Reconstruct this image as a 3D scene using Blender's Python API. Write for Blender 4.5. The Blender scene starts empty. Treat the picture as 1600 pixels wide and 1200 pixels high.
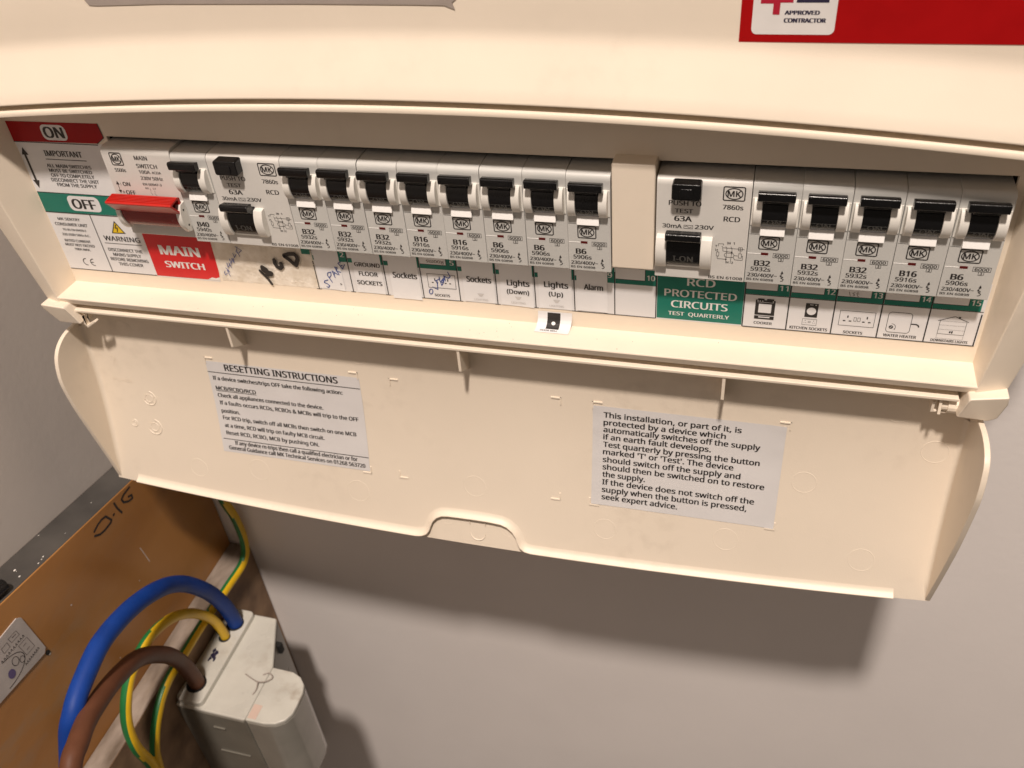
import bpy, bmesh, math, random
from mathutils import Vector, noise as mnoise
random.seed(7)
S = 0.001                                   # the scene is measured in millimetres, built in metres
scene = bpy.context.scene

# ------------------------------------------------------------------ camera
cam_d = bpy.data.cameras.new('camera')
cam = bpy.data.objects.new('camera', cam_d)
scene.collection.objects.link(cam)
cam.location = (0.2933, -0.3203, 0.1586)
cam.rotation_euler = (0.8945, 0.0765, 0.2636)
cam_d.sensor_width = 36.0
cam_d.lens = 31.78
cam_d.clip_start = 0.01
cam_d.clip_end = 50.0
cam_d.dof.use_dof = True
cam_d.dof.focus_distance = 0.385
cam_d.dof.aperture_fstop = 20.0
scene.camera = cam

# ------------------------------------------------------------------ light
world = bpy.data.worlds.new('World')
scene.world = world
world.use_nodes = True
bg = world.node_tree.nodes['Background']
bg.inputs[0].default_value = (1.0, 0.82, 0.68, 1)
bg.inputs[1].default_value = 0.12

lamp_d = bpy.data.lights.new('ceiling_lamp', 'POINT')
lamp_d.energy = 212.0
lamp_d.color = (1.0, 0.87, 0.77)
lamp_d.shadow_soft_size = 0.075
lamp = bpy.data.objects.new('ceiling_lamp', lamp_d)
lamp.location = (0.36, -0.90, 1.79)
scene.collection.objects.link(lamp)

scene.view_settings.view_transform = 'Standard'
scene.view_settings.look = 'None'
scene.view_settings.exposure = 0.05
scene.view_settings.gamma = 1.0
scene.view_settings.use_curve_mapping = False
scene.render.engine = 'CYCLES'

# ------------------------------------------------------------------ materials
def mat(name, col, rough=0.5, var=0.04, scale=60.0, bump=0.0, bscale=400.0, spec=0.5, metal=0.0, coat=0.0, col2=None, detail=4.0, stretch=None, grime=0.0, rnd=0.0):
    m = bpy.data.materials.new(name)
    m.use_nodes = True
    nt = m.node_tree
    b = nt.nodes['Principled BSDF']
    b.inputs['Roughness'].default_value = rough
    b.inputs['Metallic'].default_value = metal
    b.inputs['Specular IOR Level'].default_value = spec
    b.inputs['Coat Weight'].default_value = coat
    tc = nt.nodes.new('ShaderNodeTexCoord')
    src = tc.outputs['Object']
    if stretch:
        mp = nt.nodes.new('ShaderNodeMapping')
        mp.inputs['Scale'].default_value = stretch
        nt.links.new(src, mp.inputs[0]); src = mp.outputs[0]
    n = nt.nodes.new('ShaderNodeTexNoise')
    n.inputs['Scale'].default_value = scale
    n.inputs['Detail'].default_value = detail
    nt.links.new(src, n.inputs['Vector'])
    r = nt.nodes.new('ShaderNodeValToRGB')
    a = [max(0, c * (1 - var)) for c in col]
    z = col2 if col2 else [min(1, c * (1 + var)) for c in col]
    r.color_ramp.elements[0].position = 0.35
    r.color_ramp.elements[1].position = 0.65
    r.color_ramp.elements[0].color = (*a, 1)
    r.color_ramp.elements[1].color = (*z, 1)
    nt.links.new(n.outputs['Fac'], r.inputs[0])
    cout = r.outputs[0]
    if grime:                                # faint uneven soiling: fine blotches gathered in larger patches
        g1 = nt.nodes.new('ShaderNodeTexNoise'); g1.inputs['Scale'].default_value = 130; g1.inputs['Detail'].default_value = 6
        g2 = nt.nodes.new('ShaderNodeTexNoise'); g2.inputs['Scale'].default_value = 14; g2.inputs['Detail'].default_value = 3
        for g in (g1, g2): nt.links.new(src, g.inputs['Vector'])
        m1 = nt.nodes.new('ShaderNodeMapRange'); m1.inputs['From Min'].default_value = 0.48; m1.inputs['From Max'].default_value = 0.72
        m2 = nt.nodes.new('ShaderNodeMapRange'); m2.inputs['From Min'].default_value = 0.50; m2.inputs['From Max'].default_value = 0.68
        nt.links.new(g1.outputs['Fac'], m1.inputs['Value']); nt.links.new(g2.outputs['Fac'], m2.inputs['Value'])
        mu = nt.nodes.new('ShaderNodeMath'); mu.operation = 'MULTIPLY'
        nt.links.new(m1.outputs[0], mu.inputs[0]); nt.links.new(m2.outputs[0], mu.inputs[1])
        ms_ = nt.nodes.new('ShaderNodeMath'); ms_.operation = 'MULTIPLY'; ms_.inputs[1].default_value = grime
        nt.links.new(mu.outputs[0], ms_.inputs[0])
        mx = nt.nodes.new('ShaderNodeMixRGB'); mx.inputs[2].default_value = (0.30, 0.23, 0.16, 1)
        nt.links.new(ms_.outputs[0], mx.inputs[0]); nt.links.new(cout, mx.inputs[1]); cout = mx.outputs[0]
    if rnd:                                  # each unit moulded from a slightly different batch
        oi = nt.nodes.new('ShaderNodeObjectInfo'); hs = nt.nodes.new('ShaderNodeHueSaturation')
        mq = nt.nodes.new('ShaderNodeMapRange'); mq.inputs['To Min'].default_value = 1 - rnd; mq.inputs['To Max'].default_value = 1 + rnd
        nt.links.new(oi.outputs['Random'], mq.inputs['Value']); nt.links.new(mq.outputs[0], hs.inputs['Value'])
        nt.links.new(cout, hs.inputs['Color']); cout = hs.outputs[0]
    nt.links.new(cout, b.inputs['Base Color'])
    mr = nt.nodes.new('ShaderNodeMapRange')
    mr.inputs['To Min'].default_value = max(0.02, rough - 0.06)
    mr.inputs['To Max'].default_value = min(1, rough + 0.06)
    nt.links.new(n.outputs['Fac'], mr.inputs['Value'])
    nt.links.new(mr.outputs[0], b.inputs['Roughness'])
    if bump:
        n2 = nt.nodes.new('ShaderNodeTexNoise')
        n2.inputs['Scale'].default_value = bscale
        n2.inputs['Detail'].default_value = 3
        nt.links.new(src, n2.inputs['Vector'])
        bp = nt.nodes.new('ShaderNodeBump')
        bp.inputs['Strength'].default_value = bump
        bp.inputs['Distance'].default_value = 0.0004
        nt.links.new(n2.outputs['Fac'], bp.inputs['Height'])
        nt.links.new(bp.outputs[0], b.inputs['Normal'])
    return m

M = {
 'cream': mat('cream_plastic', (0.82, 0.725, 0.60), 0.40, 0.015, 25, 0.10, 2500, grime=0.06),
 'flapc': mat('cream_flap_plastic', (0.815, 0.72, 0.595), 0.45, 0.03, 9, 0.14, 1400, detail=7.0, grime=0.17),
 'dark': mat('dark_interior', (0.012, 0.011, 0.010), 0.8),
 'grey': mat('device_grey_plastic', (0.575, 0.575, 0.55), 0.36, 0.02, 60, 0.10, 3000, grime=0.12, rnd=0.04),
 'grey2': mat('pale_grey_device_plastic', (0.67, 0.655, 0.62), 0.36, 0.02, 60, 0.10, 3000, grime=0.12),
 'white': mat('white_plastic', (0.76, 0.74, 0.69), 0.33, 0.02, 60, 0.05, 2500),
 'chip': mat('white_chip_plastic', (0.86, 0.85, 0.83), 0.35, 0.02),
 'black': mat('black_plastic', (0.005, 0.005, 0.0055), 0.24, 0.2, 200, 0.15, 1500, spec=0.4),
 'red': mat('red_lever_plastic', (0.47, 0.014, 0.008), 0.30, 0.06, 100, 0.1, 1500),
 'reddrum': mat('shaded_red_drum', (0.22, 0.010, 0.007), 0.25, 0.1, 100),  # the bar's shadow on the drum is put into this darker red
 'darkred': mat('red_window', (0.10, 0.008, 0.006), 0.3),
 'paper': mat('white_label_paper', (0.75, 0.745, 0.75), 0.38, 0.02, 40, 0.10, 500),
 'paper2': mat('stick_on_paper', (0.78, 0.78, 0.79), 0.42, 0.02, 60, 0.12, 350),
 'film': mat('clear_backed_sticker', (0.70, 0.685, 0.68), 0.33, 0.03, 30, 0.35, 90),
 'ink': mat('black_ink', (0.022, 0.019, 0.018), 0.5, 0.2, 300),
 'greyink': mat('grey_moulded_mark', (0.085, 0.085, 0.08), 0.5, 0.2),
 'faint': mat('faint_ink', (0.60, 0.585, 0.575), 0.5, 0.02),
 'green': mat('green_print', (0.008, 0.175, 0.125), 0.38, 0.06, 80),
 'redp': mat('red_print', (0.36, 0.003, 0.004), 0.45, 0.05, 80, spec=0.2),
 'redp2': mat('bright_red_print', (0.62, 0.014, 0.016), 0.33, 0.05, 80, 0.15, 200),
 'yellow': mat('yellow_print', (0.80, 0.55, 0.02), 0.4),
 'whitep': mat('white_print', (0.76, 0.74, 0.72), 0.45),
 'blueink': mat('blue_pen_ink', (0.045, 0.075, 0.26), 0.55, 0.3, 900),
 'pencil': mat('pencil_grey', (0.20, 0.17, 0.15), 0.6, 0.3, 900),
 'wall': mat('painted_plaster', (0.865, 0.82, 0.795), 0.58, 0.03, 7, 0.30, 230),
 'wall2': mat('shaded_side_plaster', (0.62, 0.575, 0.54), 0.6, 0.06, 6, 0.22, 230),  # the side wall's shade is put into a darker plaster colour
 'isob': mat('shaded_switch_base', (0.19, 0.178, 0.15), 0.30, 0.08, 40),  # shade on the switch sides is painted in as dark plastic
 'ply': mat('varnished_plywood', (0.40, 0.175, 0.046), 0.36, 0.1, 22, 0.2, 500, col2=(0.46, 0.215, 0.062), stretch=(1, 0.35, 0.8), detail=8.0, grime=0.35),
 'dustshade': mat('shaded_dusty_edge', (0.060, 0.054, 0.049), 0.8, 0.2, 25, 0.3, 300, col2=(0.085, 0.077, 0.069)),  # dusty edge, its darkness is shade put into the colour
 'batten': mat('dusty_shaded_timber', (0.20, 0.15, 0.11), 0.85, 0.3, 70, 0.7, 160, col2=(0.40, 0.33, 0.275), stretch=(1, .35, 1), detail=8.0, grime=0.6),  # dusty wood, partial shade painted in as uneven darker tone
 'battenf': mat('brown_timber', (0.22, 0.13, 0.075), 0.7, 0.25, 45, 0.4, 200, col2=(0.30, 0.19, 0.11)),
 'iso': mat('aged_white_plastic', (0.60, 0.585, 0.525), 0.28, 0.06, 40, 0.08, 900, grime=0.6),
 'isoc': mat('smoky_clear_plastic', (0.28, 0.265, 0.23), 0.16, 0.06, 40, coat=0.6),
 'blue': mat('blue_cable_sheath', (0.005, 0.042, 0.25), 0.52, 0.1, 60, 0.2, 400, spec=0.25),
 'brown': mat('brown_cable_sheath', (0.115, 0.044, 0.022), 0.55, 0.10, 60, 0.25, 400, spec=0.25),
 'cyel': mat('cable_yellow', (0.72, 0.45, 0.012), 0.4, 0.08),
 'cgrn': mat('cable_green', (0.012, 0.16, 0.045), 0.4, 0.1),
 'glue': mat('paper_and_glue_residue', (0.76, 0.68, 0.565), 0.6, 0.10, 190, 0.7, 700, col2=(0.85, 0.79, 0.70)),
 'tape': mat('grey_silver_label', (0.36, 0.31, 0.275), 0.45, 0.05),
 'navy': mat('navy_print', (0.022, 0.018, 0.05), 0.45),
 'crimson': mat('crimson_print', (0.42, 0.012, 0.035), 0.45),
 'copper': mat('pinkish_sealing_tab', (0.66, 0.50, 0.42), 0.5),
 'card': mat('grey_card', (0.50, 0.46, 0.44), 0.6, 0.08, 60, 0.1, 300),  # even grey tone, darker than the label papers
 'speck': mat('white_paint_speck', (0.75, 0.72, 0.68), 0.7),
}

# ------------------------------------------------------------------ mesh builder (millimetres)
class MB:
    def __init__(self):
        self.v = []; self.f = []; self.mi = []
    def add(self, vs, fs, mi=0):
        o = len(self.v)
        self.v += [tuple(p) for p in vs]
        for f in fs:
            self.f.append(tuple(i + o for i in f)); self.mi.append(mi)
    def box(self, x0, x1, y0, y1, z0, z1):
        vs = [(x, y, z) for x in (x0, x1) for y in (y0, y1) for z in (z0, z1)]
        self.add(vs, [(0, 1, 3, 2), (4, 6, 7, 5), (0, 4, 5, 1), (2, 3, 7, 6), (0, 2, 6, 4), (1, 5, 7, 3)])
        return self
    def prism_x(self, yz, x0, x1):
        n = len(yz)
        self.add([(x0, y, z) for y, z in yz] + [(x1, y, z) for y, z in yz],
                 [tuple(range(n)), tuple(range(2 * n - 1, n - 1, -1))] + [(i, i + n, (i + 1) % n + n, (i + 1) % n) for i in range(n)])
        return self
    def prism_y(self, xz, y0, y1):
        n = len(xz)
        self.add([(x, y0, z) for x, z in xz] + [(x, y1, z) for x, z in xz],
                 [tuple(range(n)), tuple(range(2 * n - 1, n - 1, -1))] + [(i, i + n, (i + 1) % n + n, (i + 1) % n) for i in range(n)])
        return self
    def prism_z(self, xy, z0, z1):
        n = len(xy)
        self.add([(x, y, z0) for x, y in xy] + [(x, y, z1) for x, y in xy],
                 [tuple(range(n)), tuple(range(2 * n - 1, n - 1, -1))] + [(i, i + n, (i + 1) % n + n, (i + 1) % n) for i in range(n)])
        return self
    def loft(self, rows, closed=False):
        m = len(rows[0]); vs = [p for r in rows for p in r]; fs = []
        for i in range(len(rows) - 1):
            for j in range(m if closed else m - 1):
                k = (j + 1) % m
                fs.append((i * m + j, i * m + k, (i + 1) * m + k, (i + 1) * m + j))
        self.add(vs, fs)
        return self
    def quad(self, x0, x1, z0, z1, y):
        self.add([(x0, y, z0), (x1, y, z0), (x1, y, z1), (x0, y, z1)], [(0, 1, 2, 3)])
        return self
    def poly(self, xz, y):
        self.add([(x, y, z) for x, z in xz], [tuple(range(len(xz)))])
        return self
    def ribbon(self, pts, w, y, closed=False, mp=None):
        pts = [Vector(p) for p in pts]
        if closed: pts = pts + [pts[0]]
        mp = mp or (lambda x, z, d: (x, y - d, z))
        e = 0.0
        for i in range(len(pts) - 1):
            a, b = pts[i], pts[i + 1]; d = (b - a)
            if d.length < 1e-6: continue
            d.normalize(); n = Vector((-d.y, d.x)) * (w / 2); c = d * (w * 0.12)
            self.add([mp(*(a - c - n), e), mp(*(b + c - n), e), mp(*(b + c + n), e), mp(*(a - c + n), e)], [(0, 1, 2, 3)])
            e += 0.0015
        if w > 0.3:
            for p in pts:
                self.add([mp(p.x + math.cos(t * math.pi / 5) * w / 2, p.y + math.sin(t * math.pi / 5) * w / 2, e) for t in range(10)], [tuple(range(10))])
                e += 0.0015
        return self
    def ring(self, cx, cz, rx, rz, w, y, n=24, a0=0, a1=360, mp=None):
        mp = mp or (lambda x, z, d: (x, y - d, z))
        vs = []; fs = []
        for i in range(n + 1):
            t = math.radians(a0 + (a1 - a0) * i / n)
            for s in (-.5, .5):
                vs.append(mp(cx + math.cos(t) * (rx + s * w), cz + math.sin(t) * (rz + s * w), 0))
            if i: fs.append((2 * i - 2, 2 * i - 1, 2 * i + 1, 2 * i))
        self.add(vs, fs); return self
    def disc(self, cx, cz, rx, rz, y, n=20):
        self.add([(cx + rx * math.cos(2 * math.pi * i / n), y, cz + rz * math.sin(2 * math.pi * i / n)) for i in range(n)], [tuple(range(n))])
        return self
    def tube(self, path, r, n=12, mi=None):
        P = [Vector(p) for p in path]; up = Vector((0.31, 0.2, 0.93)); rows = []; nor = None
        for i, p in enumerate(P):
            t = (P[min(i + 1, len(P) - 1)] - P[max(i - 1, 0)]).normalized()
            if nor is None: nor = (up - t * up.dot(t)).normalized()
            else: nor = (nor - t * nor.dot(t)).normalized()
            bi = t.cross(nor)
            rr = r[i] if isinstance(r, list) else r
            rows.append([tuple(p + (nor * math.cos(2 * math.pi * k / n) + bi * math.sin(2 * math.pi * k / n)) * rr) for k in range(n)])
        f0 = len(self.f)
        self.loft(rows, closed=True)
        self.add(rows[0], [tuple(range(n))]); self.add(rows[-1], [tuple(range(n))])
        return self
    def mesh(self, name):
        me = bpy.data.meshes.new(name)
        me.from_pydata([(a * S, b * S, c * S) for a, b, c in self.v], [], self.f)
        return me
    def build(self, name, m, parent=None, smooth=False, bevel=0, seg=2, normals=True):
        me = self.mesh(name)
        if normals:
            bm = bmesh.new(); bm.from_mesh(me); bmesh.ops.recalc_face_normals(bm, faces=bm.faces); bm.to_mesh(me); bm.free()
        ms = m if isinstance(m, list) else [m]
        for a in ms: me.materials.append(M[a] if isinstance(a, str) else a)
        if len(ms) > 1:
            for p, i in zip(me.polygons, self.mi): p.material_index = i
        if smooth:
            for p in me.polygons: p.use_smooth = True
        o = bpy.data.objects.new(name, me)
        scene.collection.objects.link(o)
        if parent: o.parent = parent
        if bevel:
            b = o.modifiers.new('Bevel', 'BEVEL'); b.width = bevel * S; b.segments = seg
            b.limit_method = 'ANGLE'; b.angle_limit = math.radians(35); b.harden_normals = False
            for p in me.polygons: p.use_smooth = True
            sm = o.modifiers.new('WN', 'WEIGHTED_NORMAL')
        return o

def tag(o, label, cat, group=None):
    o['label'] = label; o['category'] = cat
    if group: o['group'] = group
    return o
def struct(o): o['kind'] = 'structure'; return o
def thing(name, label, cat, loc=(0, 0, 0), group=None):
    o = bpy.data.objects.new(name, None); o.empty_display_size = 0.01
    o.location = [c * S for c in loc]
    scene.collection.objects.link(o)
    return tag(o, label, cat, group)
def copy_tree(o, parent=None):
    c = o.copy(); scene.collection.objects.link(c); c.parent = parent
    for ch in list(o.children): copy_tree(ch, c)
    return c

# ------------------------------------------------------------------ lettering
_tc = {}
try:                                         # Blender's own bundled sans; the built-in font otherwise
    import os
    SANS = bpy.data.fonts.load(os.path.join(bpy.utils.system_resource('DATAFILES'), 'fonts', 'NotoSansHebrew-Regular.woff2'))
except Exception:
    SANS = None
def glyphs(s, bold=0.0):
    key = s
    if key not in _tc:
        cu = bpy.data.curves.new('t', 'FONT'); cu.body = s; cu.size = 1.0; cu.resolution_u = 3; cu.offset = 0.0
        if SANS: cu.font = SANS
        ob = bpy.data.objects.new('t', cu)
        me = bpy.data.meshes.new_from_object(ob)
        vs = [(v.co.x, v.co.y) for v in me.vertices]; fs = [tuple(p.vertices) for p in me.polygons]
        bpy.data.objects.remove(ob); bpy.data.curves.remove(cu); bpy.data.meshes.remove(me)
        _tc[key] = (vs, fs, min(v[0] for v in vs), max(v[0] for v in vs), min(v[1] for v in vs), max(v[1] for v in vs))
    return _tc[key]
CAP = glyphs('H')[5]
def text(mb, s, x0, x1, base, cap, y, bold=0.0, mp=None, rot=None, flip=False):
    """lettering from x0 to x1 standing on z=base with capitals `cap` high"""
    vs, fs, a, b, _, _ = glyphs(s, bold)
    sx = (x1 - x0) / (b - a); sz = cap / CAP
    out = []
    for u, v in vs:
        X = x0 + (u - a) * sx; Z = base + v * sz
        if flip: X = x0 + x1 - X; Z = 2 * base + cap - Z
        if rot:
            c, sn = math.cos(rot), math.sin(rot); dx, dz = X - x0, Z - base
            X, Z = x0 + dx * c - dz * sn, base + dx * sn + dz * c
        out.append(mp(X, Z, 0) if mp else (X, y, Z))
    mb.add(out, fs)
    bold = max(bold, .017)
    if bold >= .008:                         # heavier strokes: a second, slightly shifted impression
        q = bold * sz * 1.5
        for i, d in enumerate((q, -q)):
            mb.add([(a + d, b - .004 * (i + 1), c) for a, b, c in out], fs)
    return mb
def ctext(mb, s, cx, base, cap, y, ratio=1.0, bold=0.0, mp=None):
    """lettering centred on cx, natural width times ratio"""
    vs, fs, a, b, _, _ = glyphs(s, bold)
    w = (b - a) * cap / CAP * ratio
    return text(mb, s, cx - w / 2, cx + w / 2, base, cap, y, bold, mp)
def rrect(x0, x1, z0, z1, r, n=5):
    p = []
    for cx, cz, a in ((x1 - r, z1 - r, 0), (x0 + r, z1 - r, 90), (x0 + r, z0 + r, 180), (x1 - r, z0 + r, 270)):
        for i in range(n + 1):
            t = math.radians(a + 90 * i / n); p.append((cx + r * math.cos(t), cz + r * math.sin(t)))
    return p
def rframe(mb, x0, x1, z0, z1, r, w, y):
    a = rrect(x0, x1, z0, z1, r); b = rrect(x0 + w, x1 - w, z0 + w, z1 - w, max(.05, r - w)); n = len(a)
    mb.add([(x, y, z) for x, z in a] + [(x, y, z) for x, z in b], [(i, (i + 1) % n, (i + 1) % n + n, i + n) for i in range(n)])
def frame(mb, x0, x1, z0, z1, w, y):
    mb.quad(x0, x1, z0, z0 + w, y); mb.quad(x0, x1, z1 - w, z1, y)
    mb.quad(x0, x0 + w, z0 + w, z1 - w, y); mb.quad(x1 - w, x1, z0 + w, z1 - w, y)
def maker_mark(mb, x0, x1, z0, z1, y):
    h = z1 - z0; w = x1 - x0; cx, cz = (x0 + x1) / 2, (z0 + z1) / 2
    rframe(mb, x0, x1, z0, z1, h * .13, h * .075, y)
    mb.ring(cx, cz, w * .375, h * .365, h * .07, y, 28)
    text(mb, 'MK', cx - w * .29, cx + w * .29, cz - h * .2, h * .4, y - .01, 0.012)

# ================================================================== setting
WY = 70.0                                    # back wall
XW = -105.0                                  # side wall
struct(MB().box(XW - 40, 1400, WY, WY + 60, -1100, 900).build('back_wall', 'wall'))
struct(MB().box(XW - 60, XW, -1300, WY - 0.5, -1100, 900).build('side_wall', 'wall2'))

# ================================================================== consumer unit
unit = thing('consumer_unit', 'cream plastic fuse box on the wall with its lower flap hanging open', 'fuse box', (163, 70, -98))
UL = Vector((163, 70, -98)) * S
def U(o):
    """parent to the unit, keeping world coordinates in the mesh"""
    o.parent = unit; o.location = -UL; return o

def zl(x): return 31.2 - 0.0002018 * (x - 163) ** 2        # arched lip
def zc(x): return 53.4 - 0.0001998 * (x - 163) ** 2        # soft crease above the lip
YP = 7.7                                                   # recessed panel
LX0, LX1, LZ = -53.6, 381.6, -79.7
def yf(z): return -8.4 - 0.0355 * (z + 80)
def xiL(z): return LX0 - 0.10 * (z + 80)
def xiR(z): return LX1 + 0.10 * (z + 80)
def xoL(z): return -62.3 - 0.175 * (z + 83)
def xoR(z): return 392.8 + 0.17 * (z + 83)

# enclosure behind
mb = MB(); mb.box(-64, 394, 30, WY - .3, -97, 140); U(mb.build('enclosure_body', 'cream', bevel=2))
mb = MB(); mb.quad(-20, 390, -60, 20, 26); U(mb.build('dark_cavity', 'dark'))

# upper hood: profile lofted along the arch
rows = []
xs = [-84 + 498 * i / 96 for i in range(97)]
for x in xs:
    l, c = zl(x), zc(x); yv = -2.0; yl = -10.8
    p = [(yv + 6, 141), (yv + 1.5, 140), (yv, 137), (yv, c + 8), (yv, c + 3), (yv - .07, c + 1.5), (yv - .28, c), (yv - .65, c - 1.5), (yv - 1.15, c - 3)]
    for t in (.25, .5, .75): p.append((yv - 1.15 + (yl - yv + 1.3) * t, c - 3 + (l + .9 - c + 3) * t))
    p += [(yl + .05, l + .8), (yl, l + .45), (yl + .1, l + .12), (yl + .5, l), (yl + 5.6, l), (yl + 6.0, l - .4), (yl + 6.0, l - 2.2), (yl + 5.6, l - 2.5),
          (yl + .4, l - 2.5), (yl - .1, l - 2.7), (yl - .3, l - 3.0), (yl - .5, l - 4.5), (yl - .4, l - 4.75), (yl - .1, l - 4.85), (YP + 3, l - 4.85)]
    rows.append([(x, y, z) for y, z in p])
mb = MB(); mb.loft(rows)
for r in (rows[0], rows[-1]):                              # hood cheeks
    mb.add([*r, (r[0][0], WY - .4, r[-1][2]), (r[0][0], WY - .4, 141)], [tuple(range(len(r) + 2))])
mb.add([(-84, 1, 141), (414, 1, 141), (414, WY - .4, 141), (-84, WY - .4, 141)], [(0, 1, 2, 3)])
hood = mb.build('hood_cover', 'cream', smooth=True)
es = hood.modifiers.new('ES', 'EDGE_SPLIT'); es.split_angle = math.radians(32)
U(hood)

# side rims, inner side walls, outer sides
for side, xi, xo in ((-1, xiL, xoL), (1, xiR, xoR)):
    mb = MB(); rows = []
    for i in range(25):
        z = -83.6 + (zl(-70 if side < 0 else 396) - 5.2 + 83.6 + 6) * i / 24
        zz = max(z, LZ)
        xp = LX0 if side < 0 else LX1
        s = side
        rows.append([(xp, YP + .2, z), (xi(z) - s * .15, yf(z) + .9, z), (xi(z) , yf(z) + .35, z), (xi(z) + s * .35, yf(z), z), (xo(z) - s * 1.2, yf(z) + 1.6, z), (xo(z) - s * .3, yf(z) + 2.0, z), (xo(z), yf(z) + 3.0, z), (xo(z) + s * .5, 34, z)])
    mb.loft(rows)
    mb.add(rows[0], [tuple(range(8))])
    o = mb.build('side_rim', 'cream', smooth=True); e = o.modifiers.new('ES', 'EDGE_SPLIT'); e.split_angle = math.radians(40); U(o)
# ledge
mb = MB(); mb.prism_x([(YP + .1, LZ), (-7.6, LZ), (-8.2, LZ - .15), (-8.4, LZ - .6), (-7.2, LZ - 3.9), (YP + .1, LZ - 3.9)], LX0 - .3, LX1 + .3)
U(mb.build('ledge', 'cream'))
mb = MB(); mb.box(-61, 391, 6, 30, -97, -84.2); U(mb.build('lower_frame', 'cream'))
mb = MB()
for i in range(46):
    x = random.gauss(150, 60) if i < 30 else random.uniform(-40, 370); y = random.uniform(-7, 7); r = random.uniform(.08, .28)
    mb.add([(x + r * math.cos(a * 1.257), y + r * math.sin(a * 1.257), LZ + .05) for a in range(5)], [tuple(range(5))])
o = mb.build('dirt_speck', 'pencil', normals=False); o['kind'] = 'stuff'; U(o)
# recessed panel with the opening for the devices
OX0, OX1, OZ0, OZ1 = -0.3, 378.5, -45.0, 3.0
mb = MB()
mb.box(LX0 - .2, OX0, YP, YP + 2, LZ - 1, 36); mb.box(OX1, LX1 + .2, YP, YP + 2, LZ - 1, 36)
mb.box(OX0, OX1, YP, YP + 2, OZ1, 36); mb.box(OX0, OX1, YP, YP + 2, LZ - 1, OZ0)
U(mb.build('recess_panel', 'cream'))
# hinge blocks
def hinge_block(poly):
    mb = MB(); mb.prism_y(poly, -12.6, 5.8)
    n = len(poly); mb.v = [(x, (y + max(0, (-84.2 - z)) * .22 if k < n else y), z) for k, (x, y, z) in enumerate(mb.v)]
    return mb
mb = hinge_block([(-62.0, -82.0), (-48.4, -82.9), (-47.8, -84.2), (-43.8, -94.2), (-56.8, -94.0), (-61.9, -84.2)]); U(mb.build('hinge_block', 'cream', bevel=.7))
mb = hinge_block([(392.9, -80.2), (379.0, -83.0), (378.8, -84.2), (376.6, -94.6), (388.6, -95.2), (391.5, -93.0), (393.2, -84.2)]); U(mb.build('hinge_block', 'cream', bevel=.7))

# ------------------------------------------------------------------ hinged flap
CF = [953.8610576641869, 719.124211114842, 205.7856459284533, 26.291728757162808, 1.4878638232340555, 0.03268795753226191]
def plate(z):
    a = 0.0; q = z * S
    for c in CF: a = a * q + c
    return a / S
def zb(x): return -212.1 + 8.0 * ((x - 163) / 225) ** 2
FX0, FX1 = -62.0, 388.0
mb = MB()
rows = []; rows2 = []
for i in range(91):
    x = FX0 + (FX1 - FX0) * i / 90
    zz = [-88.4 + (zb(x) + 88.4) * j / 50 for j in range(51)]
    rows.append([(x, plate(z), z) for z in zz] + [(x, plate(z) + 2.3, z) for z in reversed(zz)])
mb.loft(rows, closed=True)
mb.add(rows[0], [tuple(range(102))]); mb.add(rows[-1], [tuple(range(102))])
flap = mb.build('hinged_flap', 'flapc', smooth=True); e = flap.modifiers.new('ES', 'EDGE_SPLIT'); e.split_angle = math.radians(40)
U(flap)
def F(o): o.parent = flap; return o
EL = [(1.3, -103.3), (-8.1, -104.2), (-14.7, -107.0), (-18.9, -111.0), (-21.6, -116.6), (-23.4, -124), (-23.6, -132), (-22.6, -146), (-20.2, -164), (-17.4, -184), (-14.9, -204.0)]
ER = [(2.0, -99.5), (-9.5, -97.0), (-18.7, -95.6), (-26.5, -96.4), (-31.4, -99.4), (-33.8, -104.5), (-35.2, -112), (-34.8, -121), (-30.0, -149), (-22.9, -177), (-15.2, -204.4)]
for side, E_, xa, xb in ((-1, EL, FX0 - .05, FX0 + 2.3), (1, ER, FX1 + .05, FX1 - 2.3)):
    # smooth the free edge
    pts = []
    for i in range(len(E_) - 1):
        p0 = E_[max(i - 1, 0)]; p1 = E_[i]; p2 = E_[i + 1]; p3 = E_[min(i + 2, len(E_) - 1)]
        for k in range(4):
            t = k / 4
            pts.append(tuple(.5 * (2 * b + (c - a) * t + (2 * a - 5 * b + 4 * c - d) * t * t + (3 * b - a - 3 * c + d) * t ** 3) for a, b, c, d in zip(p0, p1, p2, p3)))
    pts.append(E_[-1])
    back = [(plate(z) + 1.5, z) for z in [-204 + (204 - 104) * k / 16 for k in range(17)]]
    mb = MB(); mb.prism_x(pts + back, xa, xb)
    F(mb.build('side_wing', 'flapc', bevel=.35))
    # cove between plate and wing
    rows = []
    for k in range(41):
        z = -106 - (203 - 106) * k / 40
        # depth of wing at z
        dy = None
        for a, b in zip(pts, pts[1:]):
            if (a[1] - z) * (b[1] - z) <= 0 and abs(a[1] - b[1]) > 1e-6:
                dy = a[0] + (b[0] - a[0]) * (z - a[1]) / (b[1] - a[1])
        dep = plate(z) - (dy if dy is not None else plate(z) - 1)
        r = max(.4, min(2.4, dep * .5))
        row = []
        for j in range(9):
            t = math.pi / 2 * j / 8
            row.append((xb - side * (-.02 + r * (1 - math.sin(t))) , plate(z) + .02 - r * (1 - math.cos(t)), z))
        rows.append(row)
    mb = MB(); mb.loft(rows); F(mb.build('corner_cove', 'flapc', smooth=True))
mb = MB(); mb.box(-47.6, 376.6, -8.0, 4.5, -88.5, -87.0); F(mb.build('hinge_rail', 'flapc', bevel=.3))
mb = MB(); mb.prism_x([(3.2, -94.2), (2.4, -95), (3.3, -95.9)], -40, 370); F(mb.build('stiffening_rib', 'flapc'))
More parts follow.
